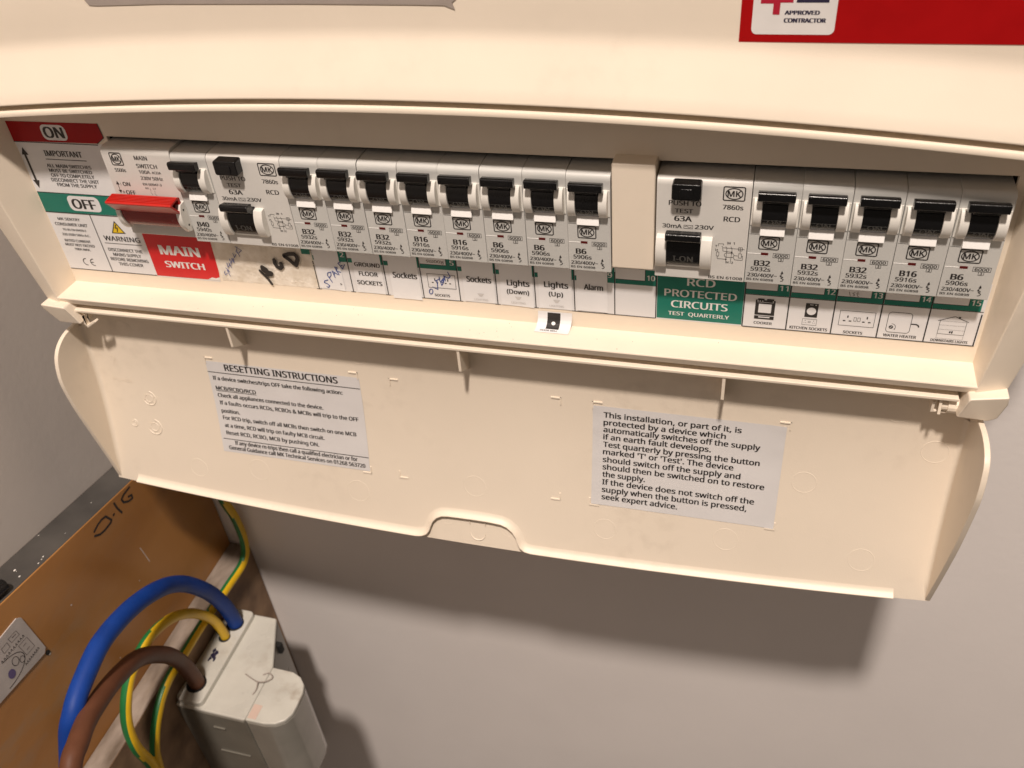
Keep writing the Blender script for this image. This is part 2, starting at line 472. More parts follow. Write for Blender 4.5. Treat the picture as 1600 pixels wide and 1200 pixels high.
for x in (41.9, 163.1, 283.9):
    mb = MB(); mb.prism_x([(-7.6, -88.4), (-7.9, -100.6), (-7.0, -101.4), (3.6, -107.2), (4, -88.4)], x - .7, x + .7); F(mb.build('gusset', 'flapc', bevel=.2))
# raised rim round the free edge and the finger notch
path = [(-48 + (128 + 48) * i / 30, zb(-48 + (128 + 48) * i / 30) + 1.9) for i in range(31)]
path += [(131.5, -209.5), (134.2, -208.1), (135.8, -206.0), (136.8, -203), (138.2, -199.8), (140.6, -197.2), (143.5, -195.7), (147, -195.2), (155, -195.0), (163, -194.9), (170, -195.0), (176.5, -195.4), (180, -196.6), (183, -199.0), (185, -202.0), (186.0, -205.2), (187.2, -207.8), (189.6, -209.5)]
path += [(193 + (371.5 - 193) * i / 30, zb(193 + (371.5 - 193) * i / 30) + 1.9) for i in range(31)]
sec = [(3.4, -.05), (2.2, .22), (1.3, .8), (.7, 1.7), (.3, 2.5), (0, 2.75), (-.35, 2.6), (-.45, 2.2), (-.45, -.3)]
rows = []
for i, p in enumerate(path):
    a = Vector(path[max(i - 1, 0)]); b = Vector(path[min(i + 1, len(path) - 1)]); d = (b - a).normalized(); n = Vector((-d.y, d.x))
    k = 1.0
    rows.append([(p[0] + n.x * s, plate(p[1] + n.y * s) - f, p[1] + n.y * s) for s, f in sec])
mb = MB(); mb.loft(rows); mb.add(rows[0], [tuple(range(len(sec)))]); mb.add(rows[-1], [tuple(range(len(sec)))])
F(mb.build('edge_rim', 'flapc', smooth=True))
# moulding marks: raised rings, corner ticks, notch outline
def pm(off): return lambda x, z, d: (x, plate(z) - off - d, z)
def ridge_ring(cx, cz, r, w=.5, h=.12, a0=0, a1=360, n=40):
    mb = MB(); rows = []
    for i in range(n + 1):
        t = math.radians(a0 + (a1 - a0) * i / n)
        rows.append([(cx + math.cos(t) * (r + q), plate(cz + math.sin(t) * (r + q)) - hh, cz + math.sin(t) * (r + q)) for q, hh in ((-w / 2, -.03), (-w * .2, h), (w * .2, h), (w / 2, -.03))])
    mb.loft(rows); F(mb.build('mould_ring', 'flapc', smooth=True))
for cx, cz, r in ((162.2, -177, 5.9), (231.6, -191.2, 5.6), (291.5, -187, 5.9), (354.7, -187.5, 5.9), (376.0, -125.4, 5.7), (34.5, -185.7, 6.2), (94.8, -190, 6.2), (358, -106.5, 5.2), (152.4, -105.8, 5.0), (104.5, -107.8, 4.2), (-31.8, -105.5, 5.0), (232.9, -105.8, 4.2), (324, -150, 5.5), (-5, -190, 5.5)):
    ridge_ring(cx, cz, r, .55, .10)
for cx, cz, r in ((-29.1, -149.3, 4.3), (-29.6, -167.5, 4.6), (-43, -166.5, 2.2)):
    ridge_ring(cx, cz, r, .7, .3, 200, 440); ridge_ring(cx, cz, r * .55, .5, .2)
    mb = MB()
    for q in range(6):
        t = q * math.pi / 3 + .3
        mb.ribbon([(cx + math.cos(t) * r * .65, cz + math.sin(t) * r * .65), (cx + math.cos(t) * r * .9, cz + math.sin(t) * r * .9)], .45, 0, mp=pm(.2))
    F(mb.build('mould_date_mark', 'flapc'))
mb = MB(); text(mb, 'PC-ABS', -50, -38, -140.5, 2.0, 0, mp=pm(.12)); text(mb, '2', -47.5, -44.5, -129.5, 5.5, 0, mp=pm(.15)); F(mb.build('moulded_lettering', 'flapc'))
for x, z, sx, sz in ((13.5, -118, 1, -1), (102.6, -117.2, -1, -1), (119.5, -118.6, 1, -1), (208.6, -118.6, -1, -1), (223.7, -118.6, 1, -1), (315.0, -118.2, -1, -1), (103.8, -178, -1, 1), (119.8, -178, 1, 1), (208.2, -178, -1, 1), (223.0, -178.2, 1, 1), (314, -178, -1, 1)):
    mb = MB()
    for (x0, x1, z0, z1) in ((x, x + sx * 5.0, z, z + sz * .7), (x, x + sx * .6, z, z + sz * 4.2)):
        xa, xb_ = min(x0, x1), max(x0, x1); za, zb_ = min(z0, z1), max(z0, z1)
        mb.add([(xx, plate(zz) - hh, zz) for hh in (-.2, .45) for xx, zz in ((xa, za), (xb_, za), (xb_, zb_), (xa, zb_))], [(0, 1, 2, 3), (4, 5, 6, 7), (0, 1, 5, 4), (1, 2, 6, 5), (2, 3, 7, 6), (3, 0, 4, 7)])
    F(mb.build('corner_tick', 'flapc'))
ridge_ring(163.2, -204.6, 4.3, .8, .35, 180, 360, 24)
ridge_ring(146.5, -199, 3.2, .35, .1, 180, 360, 20); ridge_ring(180, -201, 3.2, .35, .1, 180, 330, 20)
mb = MB()
for x in (158.9, 167.5): mb.box(x - .3, x + .3, plate(-200) - .2, plate(-200) + 1.4, -204.6, -197)
mb.ribbon([(153.5, -199), (153.5, -208.4), (154.5, -209.7), (171, -210.2), (173, -208.8)], .4, 0, mp=pm(.08))
F(mb.build('notch_latch_mark', 'flapc'))
# hinge clips at the rail ends
mb = MB(); mb.box(367.6, 368.8, -6.0, 2, -96.6, -91.0); mb.prism_x([(-6.2, -88.6), (-5.2, -88.6), (-7.0, -96.4), (-8.0, -96.0)], 370.0, 371.2); mb.box(368.8, 374, -5.2, -4.0, -97.2, -96.2); F(mb.build('hinge_clip', 'flapc', bevel=.2))
mb = MB(); mb.tube([(370.5, -3.5, -93.5), (373.6, -3.5, -93.5), (373.61, -3.5, -93.5), (377.6, -3.5, -93.5)], [2.9, 2.9, 3.7, 3.7], 16); F(mb.build('hinge_pin', 'flapc'))
mb = MB(); mb.prism_y([(-42.6, -90.3), (-41.5, -89.6), (-43.6, -95.0), (-42.0, -97.4), (-35.5, -93.2), (-36.2, -92.4), (-42.0, -95.8)], -8.8, -6); mb.box(-47, -43.4, -6, -3, -93.2, -89.5); F(mb.build('hinge_clip', 'flapc', bevel=.2))
mb = MB(); mb.tube([(-46.5, -3.5, -92.5), (-42.5, -3.5, -92.5)], 2.4, 14); F(mb.build('hinge_pin', 'flapc'))

# ================================================================== devices
YF = 0.0
FP = -0.07                                   # print sits on the face
def arc(cy, cz, r, z0, z1, n):
    return [(cy - math.sqrt(r * r - (z - cz) ** 2), z) for z in [z0 + (z1 - z0) * i / n for i in range(n + 1)]]
def dev_profile(zt=0.0, back=24.0):
    return [(back, zt), (2.6, zt - .1), (1.5, zt - .35), (.6, zt - 1.0), (.12, zt - 2.0), (0, zt - 3.2), (0, -44.3), (.2, -44.65), (.6, -44.75), (back, -44.75)]

def squiggle(mb, x, y):
    mb.ribbon([(x, -40.3), (x - .7, -40.6), (x + .6, -41.0), (x - .3, -41.4), (x + .8, -42.0), (x + .5, -42.7), (x - .3, -42.9)], .28, y)
    mb.ribbon([(x - .6, -40.2), (x + .2, -39.4)], .25, y)
    mb.poly([(x - .55, -39.4), (x + .55, -39.4), (x, -38.1)], y)

def breaker_print(rate, code):
    mb = MB(); y = FP
    maker_mark(mb, 4.1, 12.0, -29.0, -23.1, y)
    frame(mb, 10.0, 16.3, -32.4, -30.35, .16, y); text(mb, '6000', 10.7, 15.6, -32.0, 1.25, y - .01, .01)
    frame(mb, 12.2, 14.2, -33.9, -32.25, .16, y - .004); text(mb, '3', 12.9, 13.5, -33.6, 1.0, y - .01, .01)
    w = 4.2 if len(rate) == 2 else 5.9
    text(mb, rate, 3.3, 3.3 + w, -36.4, 2.45, y, .028)
    text(mb, code, 2.1, 9.7, -38.85, 1.85, y, .008)
    text(mb, '230/400V~', 1.1, 12.4, -41.5, 1.6, y, .012)
    text(mb, 'BS EN 60898', .9, 11.2, -43.25, 1.0, y, .015)
    squiggle(mb, 14.3, y)
    mb.quad(.3, 4.2, -22.42, -22.30, y)
    return mb

def make_breaker(rate, code, x):
    t = thing('circuit_breaker', 'x', 'circuit breaker', (x, 0, -44.5), 'circuit breakers in the row')
    def P(o): o.parent = t; o.location = (0, 0, 44.5 * S); return o
    mb = MB(); mb.prism_x(dev_profile(), .07, 17.93); body = P(mb.build('body', 'grey', bevel=.12, seg=1))
    # ears either side of the toggle
    for xa, xb in ((.9, 4.1), (13.5, 17.0)):
        mb = MB(); mb.prism_x([(1, -6.6)] + arc(5.2, -12.6, 8.9, -6.9, -18.2, 12) + [(1, -18.6)], xa, xb); P(mb.build('toggle_guard', 'white', bevel=.22))
    mb = MB(); mb.box(.25, .9, -.35, 1, -18.4, -6.8); mb.box(17.0, 17.75, -.35, 1, -18.4, -6.8); P(mb.build('guard_edge', 'white', bevel=.1, seg=1))
    # toggle: drum, neck and finger bar
    mb = MB(); mb.prism_x([(1, -5.2), (-2.2, -6.0)] + arc(5.2, -12.4, 8.4, -7.2, -18.0, 12) + [(1, -18.0)], 4.2, 13.4)
    mb.prism_x([(-1, -3.5), (-4, -2.8), (-4.6, -6.5), (-2.2, -8.5), (-1, -8)], 4.4, 13.2)
    tog = P(mb.build('toggle', 'black', bevel=.2))
    mb = MB(); mb.prism_x([(-2.6, -2.3), (-5.2, -1.8), (-5.9, -2.0), (-6.2, -2.6), (-6.1, -4.9), (-5.7, -5.5), (-5.0, -5.7), (-3.0, -5.7)], 2.1, 15.7)
    o = mb.build('finger_bar', 'black', bevel=.3); o.parent = tog
    mb = MB(); my = lambda X, Z, d: (X, 5.2 - math.sqrt(8.4 ** 2 - (Z + 12.4) ** 2) - .06, Z)
    text(mb, 'ON', 6.3, 11.3, -16.7, 2.2, 0, 0, my); mb.quad(4.3, 13.3, -14.55, -14.42, 5.2 - math.sqrt(8.4 ** 2 - 2.1 ** 2) - .1)
    o = mb.build('moulded_on_mark', 'greyink'); o.parent = tog
    mb = MB(); mb.prism_x([(.3, -18.4), (-.1, -18.5), (-1.3, -22.1), (-1.2, -22.3), (.3, -22.4)], 4.2, 13.3); P(mb.build('status_plate', 'chip', bevel=.1, seg=1))
    mb = MB(); mb.box(5.4, 8.2, -.1, .2, -31.5, -30.35); P(mb.build('trip_window', 'darkred'))
    mb = MB(); mb.box(.35, 5.3, -.09, .2, -31.15, -30.85); mb.box(5.4, 8.2, -.09, .2, -31.75, -31.55); P(mb.build('window_groove', 'chip'))
    P(breaker_print(rate, code).build('printed_text', 'ink', normals=False))
    return t
protos = {}
def place_breaker(k, rate, label):
    code = {'B40': '5940s', 'B32': '5932s', 'B16': '5916s', 'B6': '5906s'}[rate]
    if rate not in protos:
        t = protos[rate] = make_breaker(rate, code, 18.0 * k)
    else:
        t = copy_tree(protos[rate]); t.location = (18.0 * k * S, 0, -44.5 * S)
    t.location = (t.location.x + random.uniform(-.05, .05) * S, random.uniform(-.12, .22) * S, t.location.z + random.uniform(-.12, .12) * S)
    t.rotation_euler = (0, random.uniform(-.0022, .0022), random.uniform(-.004, .004))
    t['label'] = label
    return t
for k, r, l in ((2, 'B40', 'B40 circuit breaker between the red main switch and the left RCD'),
                (5, 'B32', 'B32 circuit breaker touching the left RCD, above the handwritten SPARE label'),
                (6, 'B32', 'B32 circuit breaker above the GROUND FLOOR SOCKETS label'),
                (7, 'B32', 'B32 circuit breaker above the first plain Sockets label'),
                (8, 'B16', 'B16 circuit breaker above the socket symbol scribbled over with OVEN'),
                (9, 'B16', 'B16 circuit breaker above the Sockets label beside Lights (Down)'),
                (10, 'B6', 'B6 circuit breaker above the Lights (Down) label'),
                (11, 'B6', 'B6 circuit breaker above the Lights (Up) label'),
                (12, 'B6', 'B6 circuit breaker above the Alarm label, beside the cream blank'),
                (16, 'B32', 'B32 circuit breaker above the cooker symbol numbered 11'),
                (17, 'B32', 'B32 circuit breaker above the kitchen sockets symbol numbered 12'),
                (18, 'B32', 'B32 circuit breaker above the sockets symbol numbered 13'),
                (19, 'B16', 'B16 circuit breaker above the water heater symbol numbered 14'),
                (20, 'B6', 'B6 circuit breaker above the house symbol numbered 15, at the right end')):
    place_breaker(k, r, l)

# ---- residual current devices
def make_rcd(x, label):
    t = thing('residual_current_device', label, 'RCD', (x, 0, -44.5), 'residual current devices')
    def P(o): o.parent = t; o.location = (0, 0, 44.5 * S); return o
    mb = MB(); mb.prism_x(dev_profile(), .07, 35.9); P(mb.build('body', 'grey2', bevel=.12, seg=1))
    mb = MB(); mb.prism_y(rrect(6.2, 17.4, -7.4, -.6, 1.0, 3), -4.6, 1); b = P(mb.build('test_button', 'black', bevel=.5))
    mb = MB(); mb.prism_y(rrect(9.2, 14.4, -6.4, -2.4, .8, 3), -4.95, -4.4); o = mb.build('button_pad', 'black', bevel=.2); o.parent = b
    for xa, xb in ((.5, 4.8), (18.2, 22.6)):
        mb = MB(); mb.prism_x([(.5, -24.6)] + arc(9.5, -31.6, 13.6, -25.0, -38.4, 12) + [(.5, -38.6)], xa, xb); P(mb.build('toggle_guard', 'white', bevel=.25))
    mb = MB(); mb.prism_x([(.5, -24)] + arc(8.8, -31.0, 12.2, -24.6, -37.4, 12) + [(.5, -37.4)], 4.9, 18.1)
    mb.prism_x([(-2, -22.8), (-4.6, -21.4), (-5.4, -24.6), (-2.5, -27), (-1, -26)], 5.0, 18.0)
    tog = P(mb.build('toggle', 'black', bevel=.2))
    mb = MB(); mb.prism_x([(-2.2, -21.6), (-5.8, -20.8), (-6.7, -21.0), (-7.1, -21.6), (-7.0, -23.6), (-6.4, -24.3), (-5.4, -24.4), (-3.0, -24.2)], 4.5, 18.3)
    o = mb.build('finger_bar', 'black', bevel=.3); o.parent = tog
    mb = MB(); my = lambda X, Z, d: (X, 8.8 - math.sqrt(12.2 ** 2 - (Z + 31.0) ** 2) - .06, Z)
    text(mb, 'I-ON', 7.6, 15.4, -35.2, 2.8, 0, 0, my); o = mb.build('moulded_on_mark', 'greyink'); o.parent = tog
    mb = MB(); mb.box(4.9, 18.1, -1.2, 1, -38.6, -37.7); P(mb.build('toggle_sill', 'white', bevel=.2))
    mb = MB(); y = FP
    maker_mark(mb, 25.2, 33.6, -8.7, -2.6, y)
    text(mb, 'PUSH TO', 4.9, 17.3, -11.7, 2.0, y, .004); text(mb, 'TEST', 7.3, 14.3, -14.9, 1.75, y, .004)
    text(mb, '63A', 7.3, 13.9, -18.5, 2.2, y, .028)
    text(mb, '30mA', 2.7, 10.2, -21.7, 1.75, y, 0); text(mb, '230V', 15.4, 22.6, -21.6, 1.75, y, 0)
    frame(mb, 11.0, 14.6, -21.7, -20.1, .16, y); mb.ribbon([(11.4, -20.9), (12.1, -20.5), (13.2, -21.3), (14.1, -20.8)], .18, y)
    text(mb, '7860s', 25.5, 33.1, -12.3, 1.9, y, .006); text(mb, 'RCD', 26.2, 32.3, -17.5, 2.1, y, .004)
    text(mb, 'BS EN 61008', 21.9, 35.2, -43.7, 1.25, y, .004)
    L = lambda *p: mb.ribbon(p, .17, y)
    dx, dz = 23.7, -26.6                                    # wiring diagram
    q = lambda a, b: (dx + a, dz - b)
    L(q(1.2, 2.0), q(1.2, .9), q(3.2, .9), q(3.2, 1.5)); L(q(2.6, 1.9), q(3.0, 2.6), q(9.0, 2.8)); L(q(3.0, 2.6), q(3.1, 4.1), q(6.6, 4.4))
    L(q(4.1, 1.9), q(4.6, 3.0), q(4.5, 9.6)); L(q(6.1, 1.9), q(6.6, 3.2), q(6.6, 4.4), q(6.3, 9.6)); L(q(9.8, 3.6), q(9.8, 4.8)); L(q(10.6, 2.8), q(11.4, 2.9))
    frame(mb, *(dx + 9.0, dx + 10.6, dz - 3.6, dz - 2.0), .17, y - .004); L(q(9.8, 2.1), q(9.8, 3.5)); L(q(9.1, 2.8), q(10.5, 2.8))
    frame(mb, dx + 9.2, dx + 10.5, dz - 6.9, dz - 4.8, .17, y - .004); frame(mb, dx + .6, dx + 1.7, dz - 6.6, dz - 4.6, .17, y)
    rframe(mb, dx + 3.7, dx + 7.6, dz - 6.9, dz - 4.8, 1.0, .17, y - .006)
    L(q(1.1, 6.6), q(1.1, 7.7), q(4.5, 7.8)); L(q(7.6, 5.9), q(9.2, 5.9)); L(q(7.3, 6.7), q(7.9, 7.8), q(10.9, 7.8), q(10.9, 5.9), q(10.5, 5.9)); L(q(1.1, 4.6), q(1.0, 3.4), q(.3, 4.2), q(.2, 3.2))
    mb.disc(*q(4.5, 7.8), .33, .33, y - .01, 10); mb.disc(*q(6.6, 4.4), .33, .33, y - .01, 10)
    text(mb, 'IN', *[q(4.5, 0)[0], q(5.8, 0)[0]], dz - .9, 1.0, y); text(mb, '1', q(6.9, 0)[0], q(7.4, 0)[0], dz - .9, 1.0, y); text(mb, 'N', q(4.8, 0)[0], q(5.6, 0)[0], dz - 9.6, .9, y); text(mb, '2', q(6.7, 0)[0], q(7.4, 0)[0], dz - 9.6, .9, y)
    text(mb, 'T', q(0, 0)[0], q(.8, 0)[0], dz - 2.5, .9, y)
    P(mb.build('printed_text', 'ink', normals=False))
    return t
r1 = make_rcd(54, 'RCD with black test button above the torn paper marked in black pen')
r2 = copy_tree(r1); r2.location = (252 * S, 0, -44.5 * S); r2['label'] = 'RCD with black test button above the green PROTECTED CIRCUITS panel'

# ---- main switch
t = thing('main_switch', 'main isolating switch with a wide red lever', 'switch', (0, 0, -44.5))
def P(o): o.parent = t; o.location = (0, 0, 44.5 * S); return o
mb = MB(); mb.prism_x([(24, 1.2), (2.6, 1.1), (1.5, .8), (.6, .2), (.12, -.8), (0, -2.0), (0, -36.8), (1.6, -37.4), (1.2, -43.0), (1.5, -43.6), (24, -43.6)], .1, 35.9); P(mb.build('body', 'grey2', bevel=.12, seg=1))
for xa, xb in ((.4, 3.0), (33.0, 35.7)):
    mb = MB(); mb.prism_x([(1, -23.4)] + arc(6.5, -30.5, 11.6, -24.0, -38.6, 14) + [(1, -38.8)], xa, xb); g = P(mb.build('lever_guard', 'white', bevel=.3))
mb = MB(); mb.tube([(35.6, -2.2, -27.0), (35.78, -2.2, -27.0)], .5, 8); mb.tube([(35.6, -1.6, -35.0), (35.78, -1.6, -35.0)], .5, 8); P(mb.build('guard_pin_hole', 'dark'))
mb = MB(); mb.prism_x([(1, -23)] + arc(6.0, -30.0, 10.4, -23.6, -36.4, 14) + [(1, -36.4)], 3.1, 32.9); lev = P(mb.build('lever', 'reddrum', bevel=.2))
op = [(-1.6, -21.0), (-3.2, -20.2), (-9.2, -21.2), (-9.7, -21.7), (-9.4, -22.4), (-8.6, -23.1), (-4.6, -28.0), (-3.4, -28.2), (-1.6, -26.0)]
ip = [(-3.0, -22.2), (-3.8, -21.4), (-7.7, -22.0), (-8.1, -22.3), (-7.9, -22.6), (-7.4, -23.1), (-4.6, -26.4), (-3.7, -26.5), (-2.9, -25.4)]
n = len(op); mb = MB()
vs = [(x, y, z) for x, pr in ((.6, op), (35.3, op), (.6, ip), (35.3, ip)) for y, z in pr]
fs = []
for i in range(n):
    j = (i + 1) % n
    fs += [(i, j, n + j, n + i), (2 * n + i, 2 * n + j, 3 * n + j, 3 * n + i), (i, j, 2 * n + j, 2 * n + i), (n + i, n + j, 3 * n + j, 3 * n + i)]
mb.add(vs, fs); o = mb.build('lever_bar', 'red', bevel=.15); o.parent = lev
mb = MB()
for i in range(5): mb.box(1.0, 35.0, -4.5 - i * 1.0, -4.1 - i * 1.0, -20.7 - i * .167, -20.05 - i * .167)
o = mb.build('grip_ridge', 'red'); o.parent = lev
mb = MB(); y = FP
maker_mark(mb, 4.2, 10.6, -7.4, -1.0, y); text(mb, '5500s', 4.6, 10.3, -10.5, 1.7, y, 0)
text(mb, 'MAIN', 17.2, 23.8, -4.2, 2.0, y, 0); text(mb, 'SWITCH', 17.0, 27.6, -8.1, 2.0, y, 0)
text(mb, '100A', 17.2, 23.0, -10.8, 1.6, y, 0); text(mb, 'AC22A', 23.9, 28.6, -10.7, 1.15, y, 0)
text(mb, '230V 50Hz', 17.0, 28.5, -13.9, 1.65, y, 0); text(mb, 'EN 60947-3', 17.0, 26.8, -16.7, 1.15, y, 0)
text(mb, 'ON', 6.0, 9.8, -17.6, 2.0, y, 0); text(mb, 'OFF', 6.2, 11.2, -21.8, 2.0, y, 0); text(mb, 'I', 4.7, 4.9, -17.4, 1.2, y, 0); text(mb, '0', 4.5, 5.3, -21.3, 1.1, y, 0)
mb.ribbon([(3.2, -16.6), (3.2, -20.2)], .28, y); mb.poly([(2.3, -17.0), (4.1, -17.0), (3.2, -15.2)], y - .01); mb.poly([(2.3, -19.8), (4.1, -19.8), (3.2, -21.4)], y - .01)
text(mb, 'N1', 17.6, 19.1, -18.6, .9, y); text(mb, 'L1', 21.6, 22.9, -18.6, .9, y)
mb.ribbon([(20.0, -18.0), (20.0, -19.6)], .15, y); mb.ribbon([(19.6, -20.0), (20.4, -21.4)], .15, y); mb.ribbon([(22.0, -19.2), (22.0, -20.2)], .15, y); mb.ribbon([(21.6, -20.5), (22.4, -21.8)], .15, y)
P(mb.build('printed_text', 'ink', normals=False))

# ---- blank
mb = MB(); mb.box(.35, 17.5, -.6, 20, -41.9, 4.9)
o = mb.build('blanking_plate', 'cream', bevel=.7); o.location = (13 * 18 * S, 0, 0)
tag(o, 'plain cream blanking plate between the Alarm breaker and the right RCD', 'blank plate')

# ================================================================== labels on the recessed panel
Y1 = YP - .10; Y2 = YP - .16; Y3 = YP - .20; Y4 = YP - .24
def sheet(mb, x0, x1, z0, z1, y): mb.box(x0, x1, y, YP - .01, z0, z1)
# ---- switch instructions
t = thing('switch_instruction_label', 'white printed label with red ON and green OFF bands left of main switch', 'label', (-28, YP, -71.5))
off = Vector((-28, YP, -71.5)) * S
def P(o): o.parent = t; o.location = -off; return o
mb = MB(); sheet(mb, -53.2, -.9, -71.7, -1.2, Y1); P(mb.build('paper_sheet', 'paper'))
mb = MB(); mb.prism_y([(-53.6, 8.5), (-2.6, 8.9), (-1.9, 2.2), (-6.5, -.8), (-53.6, -1.4)], Y2, YP); P(mb.build('on_band', 'redp'))
mb = MB(); mb.prism_y([(-53.2, -28.0), (-.9, -28.0), (-.9, -38.3), (-53.2, -38.5)], Y2, YP); P(mb.build('off_band', 'green'))
for bx in ((-35.4, -21.6, -.1, 7.5), (-37.0, -18.7, -37.1, -28.9)):
    mb = MB(); mb.poly(rrect(*bx, 2.6), Y3); P(mb.build('band_plaque', 'paper', normals=False))
mb = MB()
text(mb, 'ON', -33.9, -23.4, 1.1, 5.3, Y4, .028); text(mb, 'OFF', -34.7, -21.6, -35.8, 5.2, Y4, .028)
mb.quad(-53.6, -6.4, -1.75, -1.35, Y4); mb.quad(-53.2, -.9, -28.0, -27.6, Y4); mb.quad(-53.2, -.9, -38.9, -38.45, Y4); mb.ribbon([(-2.6, 8.8), (-1.9, 2.2), (-6.5, -.9)], .35, Y4)
text(mb, 'IMPORTANT', -38.8, -17.8, -8.3, 2.9, Y3, 0); mb.quad(-39.4, -16.4, -10.1, -9.75, Y3)
for i, (s, a, b) in enumerate((('ALL MAIN SWITCHES', -40.4, -15.4), ('MUST BE SWITCHED', -40.2, -16.0), ('OFF TO COMPLETELY', -40.2, -15.8), ('DISCONNECT THE UNIT', -41.2, -14.2), ('FROM THE SUPPLY', -38.9, -16.4))):
    text(mb, s, a, b, -14.1 - 2.48 * i, 1.75, Y3, 0)
mb.ribbon([(-50.4, -6.5), (-50.6, -23)], 1.25, Y3); mb.poly([(-52.2, -8.2), (-48.4, -8.2), (-50.3, -4.3)], Y3 - .02); mb.poly([(-52.4, -21.4), (-48.7, -21.4), (-50.6, -25.6)], Y3 - .02)
mb.quad(-27.6, -27.15, -71.6, -38.5, Y3); mb.quad(-53, -.9, -71.8, -71.45, Y3)
text(mb, 'MK SENTRY', -47.7, -34.6, -43.0, 1.5, Y3); text(mb, 'CONSUMER UNIT', -50.6, -31.4, -46.1, 1.65, Y3)
text(mb, 'TO BS EN 60439-3', -47.4, -33.6, -48.9, 1.15, Y3); text(mb, '220-250V 50Hz A.C.', -49.0, -32.4, -51.8, 1.3, Y3)
text(mb, 'RATED CURRENT', -49.0, -33.6, -55.4, 1.45, Y3); text(mb, 'MUST NOT EXCEED', -49.8, -32.2, -57.8, 1.45, Y3); text(mb, '100A MAX.', -45.2, -35.8, -60.2, 1.35, Y3)
mb.ring(-41.3, -66.9, 1.9, 1.9, .42, Y3, 20, 80, 280); mb.ring(-36.9, -66.9, 1.9, 1.9, .42, Y3, 20, 80, 280); mb.quad(-38.6, -36.9, -67.1, -66.7, Y3)
text(mb, 'WARNING', -24.3, -3.5, -52.9, 2.7, Y3); mb.quad(-25, -3.4, -54.6, -54.3, Y3)
for i, (s, a, b) in enumerate((('DISCONNECT THE', -24.4, -4.6), ('MAINS SUPPLY', -22.6, -6.4), ('BEFORE REMOVING', -25.2, -3.2), ('THIS COVER', -21.4, -7.2))): text(mb, s, a, b, -59.0 - 2.75 * i, 1.75, Y3)
mb.poly([(-18.3, -48.5), (-10.2, -48.3), (-14.4, -41.3)], Y3)
P(mb.build('printed_text', 'ink', normals=False))
mb = MB(); mb.poly([(-17.4, -48.0), (-11.1, -47.8), (-14.4, -42.4)], Y4); P(mb.build('warning_triangle', 'yellow', normals=False))
mb = MB(); mb.ribbon([(-14.2, -43.6), (-15.2, -45.4), (-13.9, -45.2), (-14.6, -47.2)], .55, Y4 - .04); P(mb.build('lightning_mark', 'ink', normals=False))

# ---- red MAIN SWITCH sticker
t = thing('main_switch_sticker', 'red sticker reading MAIN SWITCH under the red lever', 'sticker', (18, YP, -71)); off = Vector((18, YP, -71)) * S
mb = MB(); mb.prism_y([(-.7, -40), (37.2, -40), (36.2, -66.5), (35.4, -71.2), (-.7, -71.6)], Y2, YP); P(mb.build('sticker_film', 'redp2'))
mb = MB(); text(mb, 'MAIN', 6.4, 28.4, -58.6, 5.3, Y3, .03); text(mb, 'SWITCH', 6.8, 28.8, -65.9, 3.6, Y3, .03); P(mb.build('printed_text', 'whitep', normals=False))
mb = MB(); mb.poly([(28.5, -71.35), (35.6, -71.4), (35.9, -69.4), (33.5, -70.3), (31.5, -69.9)], Y3); mb.quad(-.7, 35.4, -72.2, -71.65, Y1); P(mb.build('torn_edge', 'whitep', normals=False))

# ---- torn paper with marker writing
t = thing('torn_label_remnant', 'torn beige paper and glue residue with RCD in thick black marker', 'torn label', (63, YP, -71)); off = Vector((63, YP, -71)) * S
rows = []
NX, NZ = 150, 70
for i in range(NX + 1):
    x = 37.0 + 53.4 * i / NX; col = []
    for j in range(NZ + 1):
        zlo = -71.3 - .35 * mnoise.noise(Vector((x * .5, 0, 3)))
        z = -44.6 + (zlo + 44.6) * j / NZ
        h = .10 + .16 * max(0, mnoise.noise(Vector((x * .35, z * .35, 1)))) + .07 * mnoise.noise(Vector((x * 1.4, z * 1.4, 7)))
        w = max(0, 1 - math.hypot((x - 79) / 12, (z + 68) / 4.5)); h += w * .55 * abs(mnoise.noise(Vector((x * .8, z * .9, 4))))
        w2 = max(0, 1 - math.hypot((x - 64) / 14, (z + 67) / 3.0)); h += w2 * .4 * max(0, mnoise.noise(Vector((x * .7, z * 1.0, 9))))
        if i in (0, NX) or j in (0, NZ): h = 0
        col.append((x, YP - max(h, .01) - .01, z))
    rows.append(col)
mb = MB(); mb.loft(rows); P(mb.build('torn_paper', 'glue', smooth=True))
RCDM = [([(60.35, -63.08), (62.13, -65.48), (63.65, -67.54), (64.93, -70.3)], 1.5), ([(62.2, -60.9), (62.16, -62.2), (63.35, -63.55)], 2.3), ([(62.4, -60.9), (63.96, -62.0), (64.52, -63.4), (66.4, -63.9), (65.9, -64.9), (63.55, -65.0)], 2.0), ([(69.88, -56.3), (69.77, -58.32), (70.46, -60.0), (71.8, -60.8), (73.2, -59.44), (73.0, -58.0)], 2.1), ([(75.92, -53.4), (76.16, -54.08), (78.16, -55.5), (79.68, -57.3), (80.91, -58.3)], 2.1), ([(75.96, -53.2), (78.77, -52.2), (81.3, -52.0), (82.4, -53.2), (82.6, -54.9), (81.22, -57.6)], 2.1)]
mb = MB()
for p, w in RCDM: mb.ribbon(p, w, YP - .85)
P(mb.build('marker_writing', 'ink', normals=False))
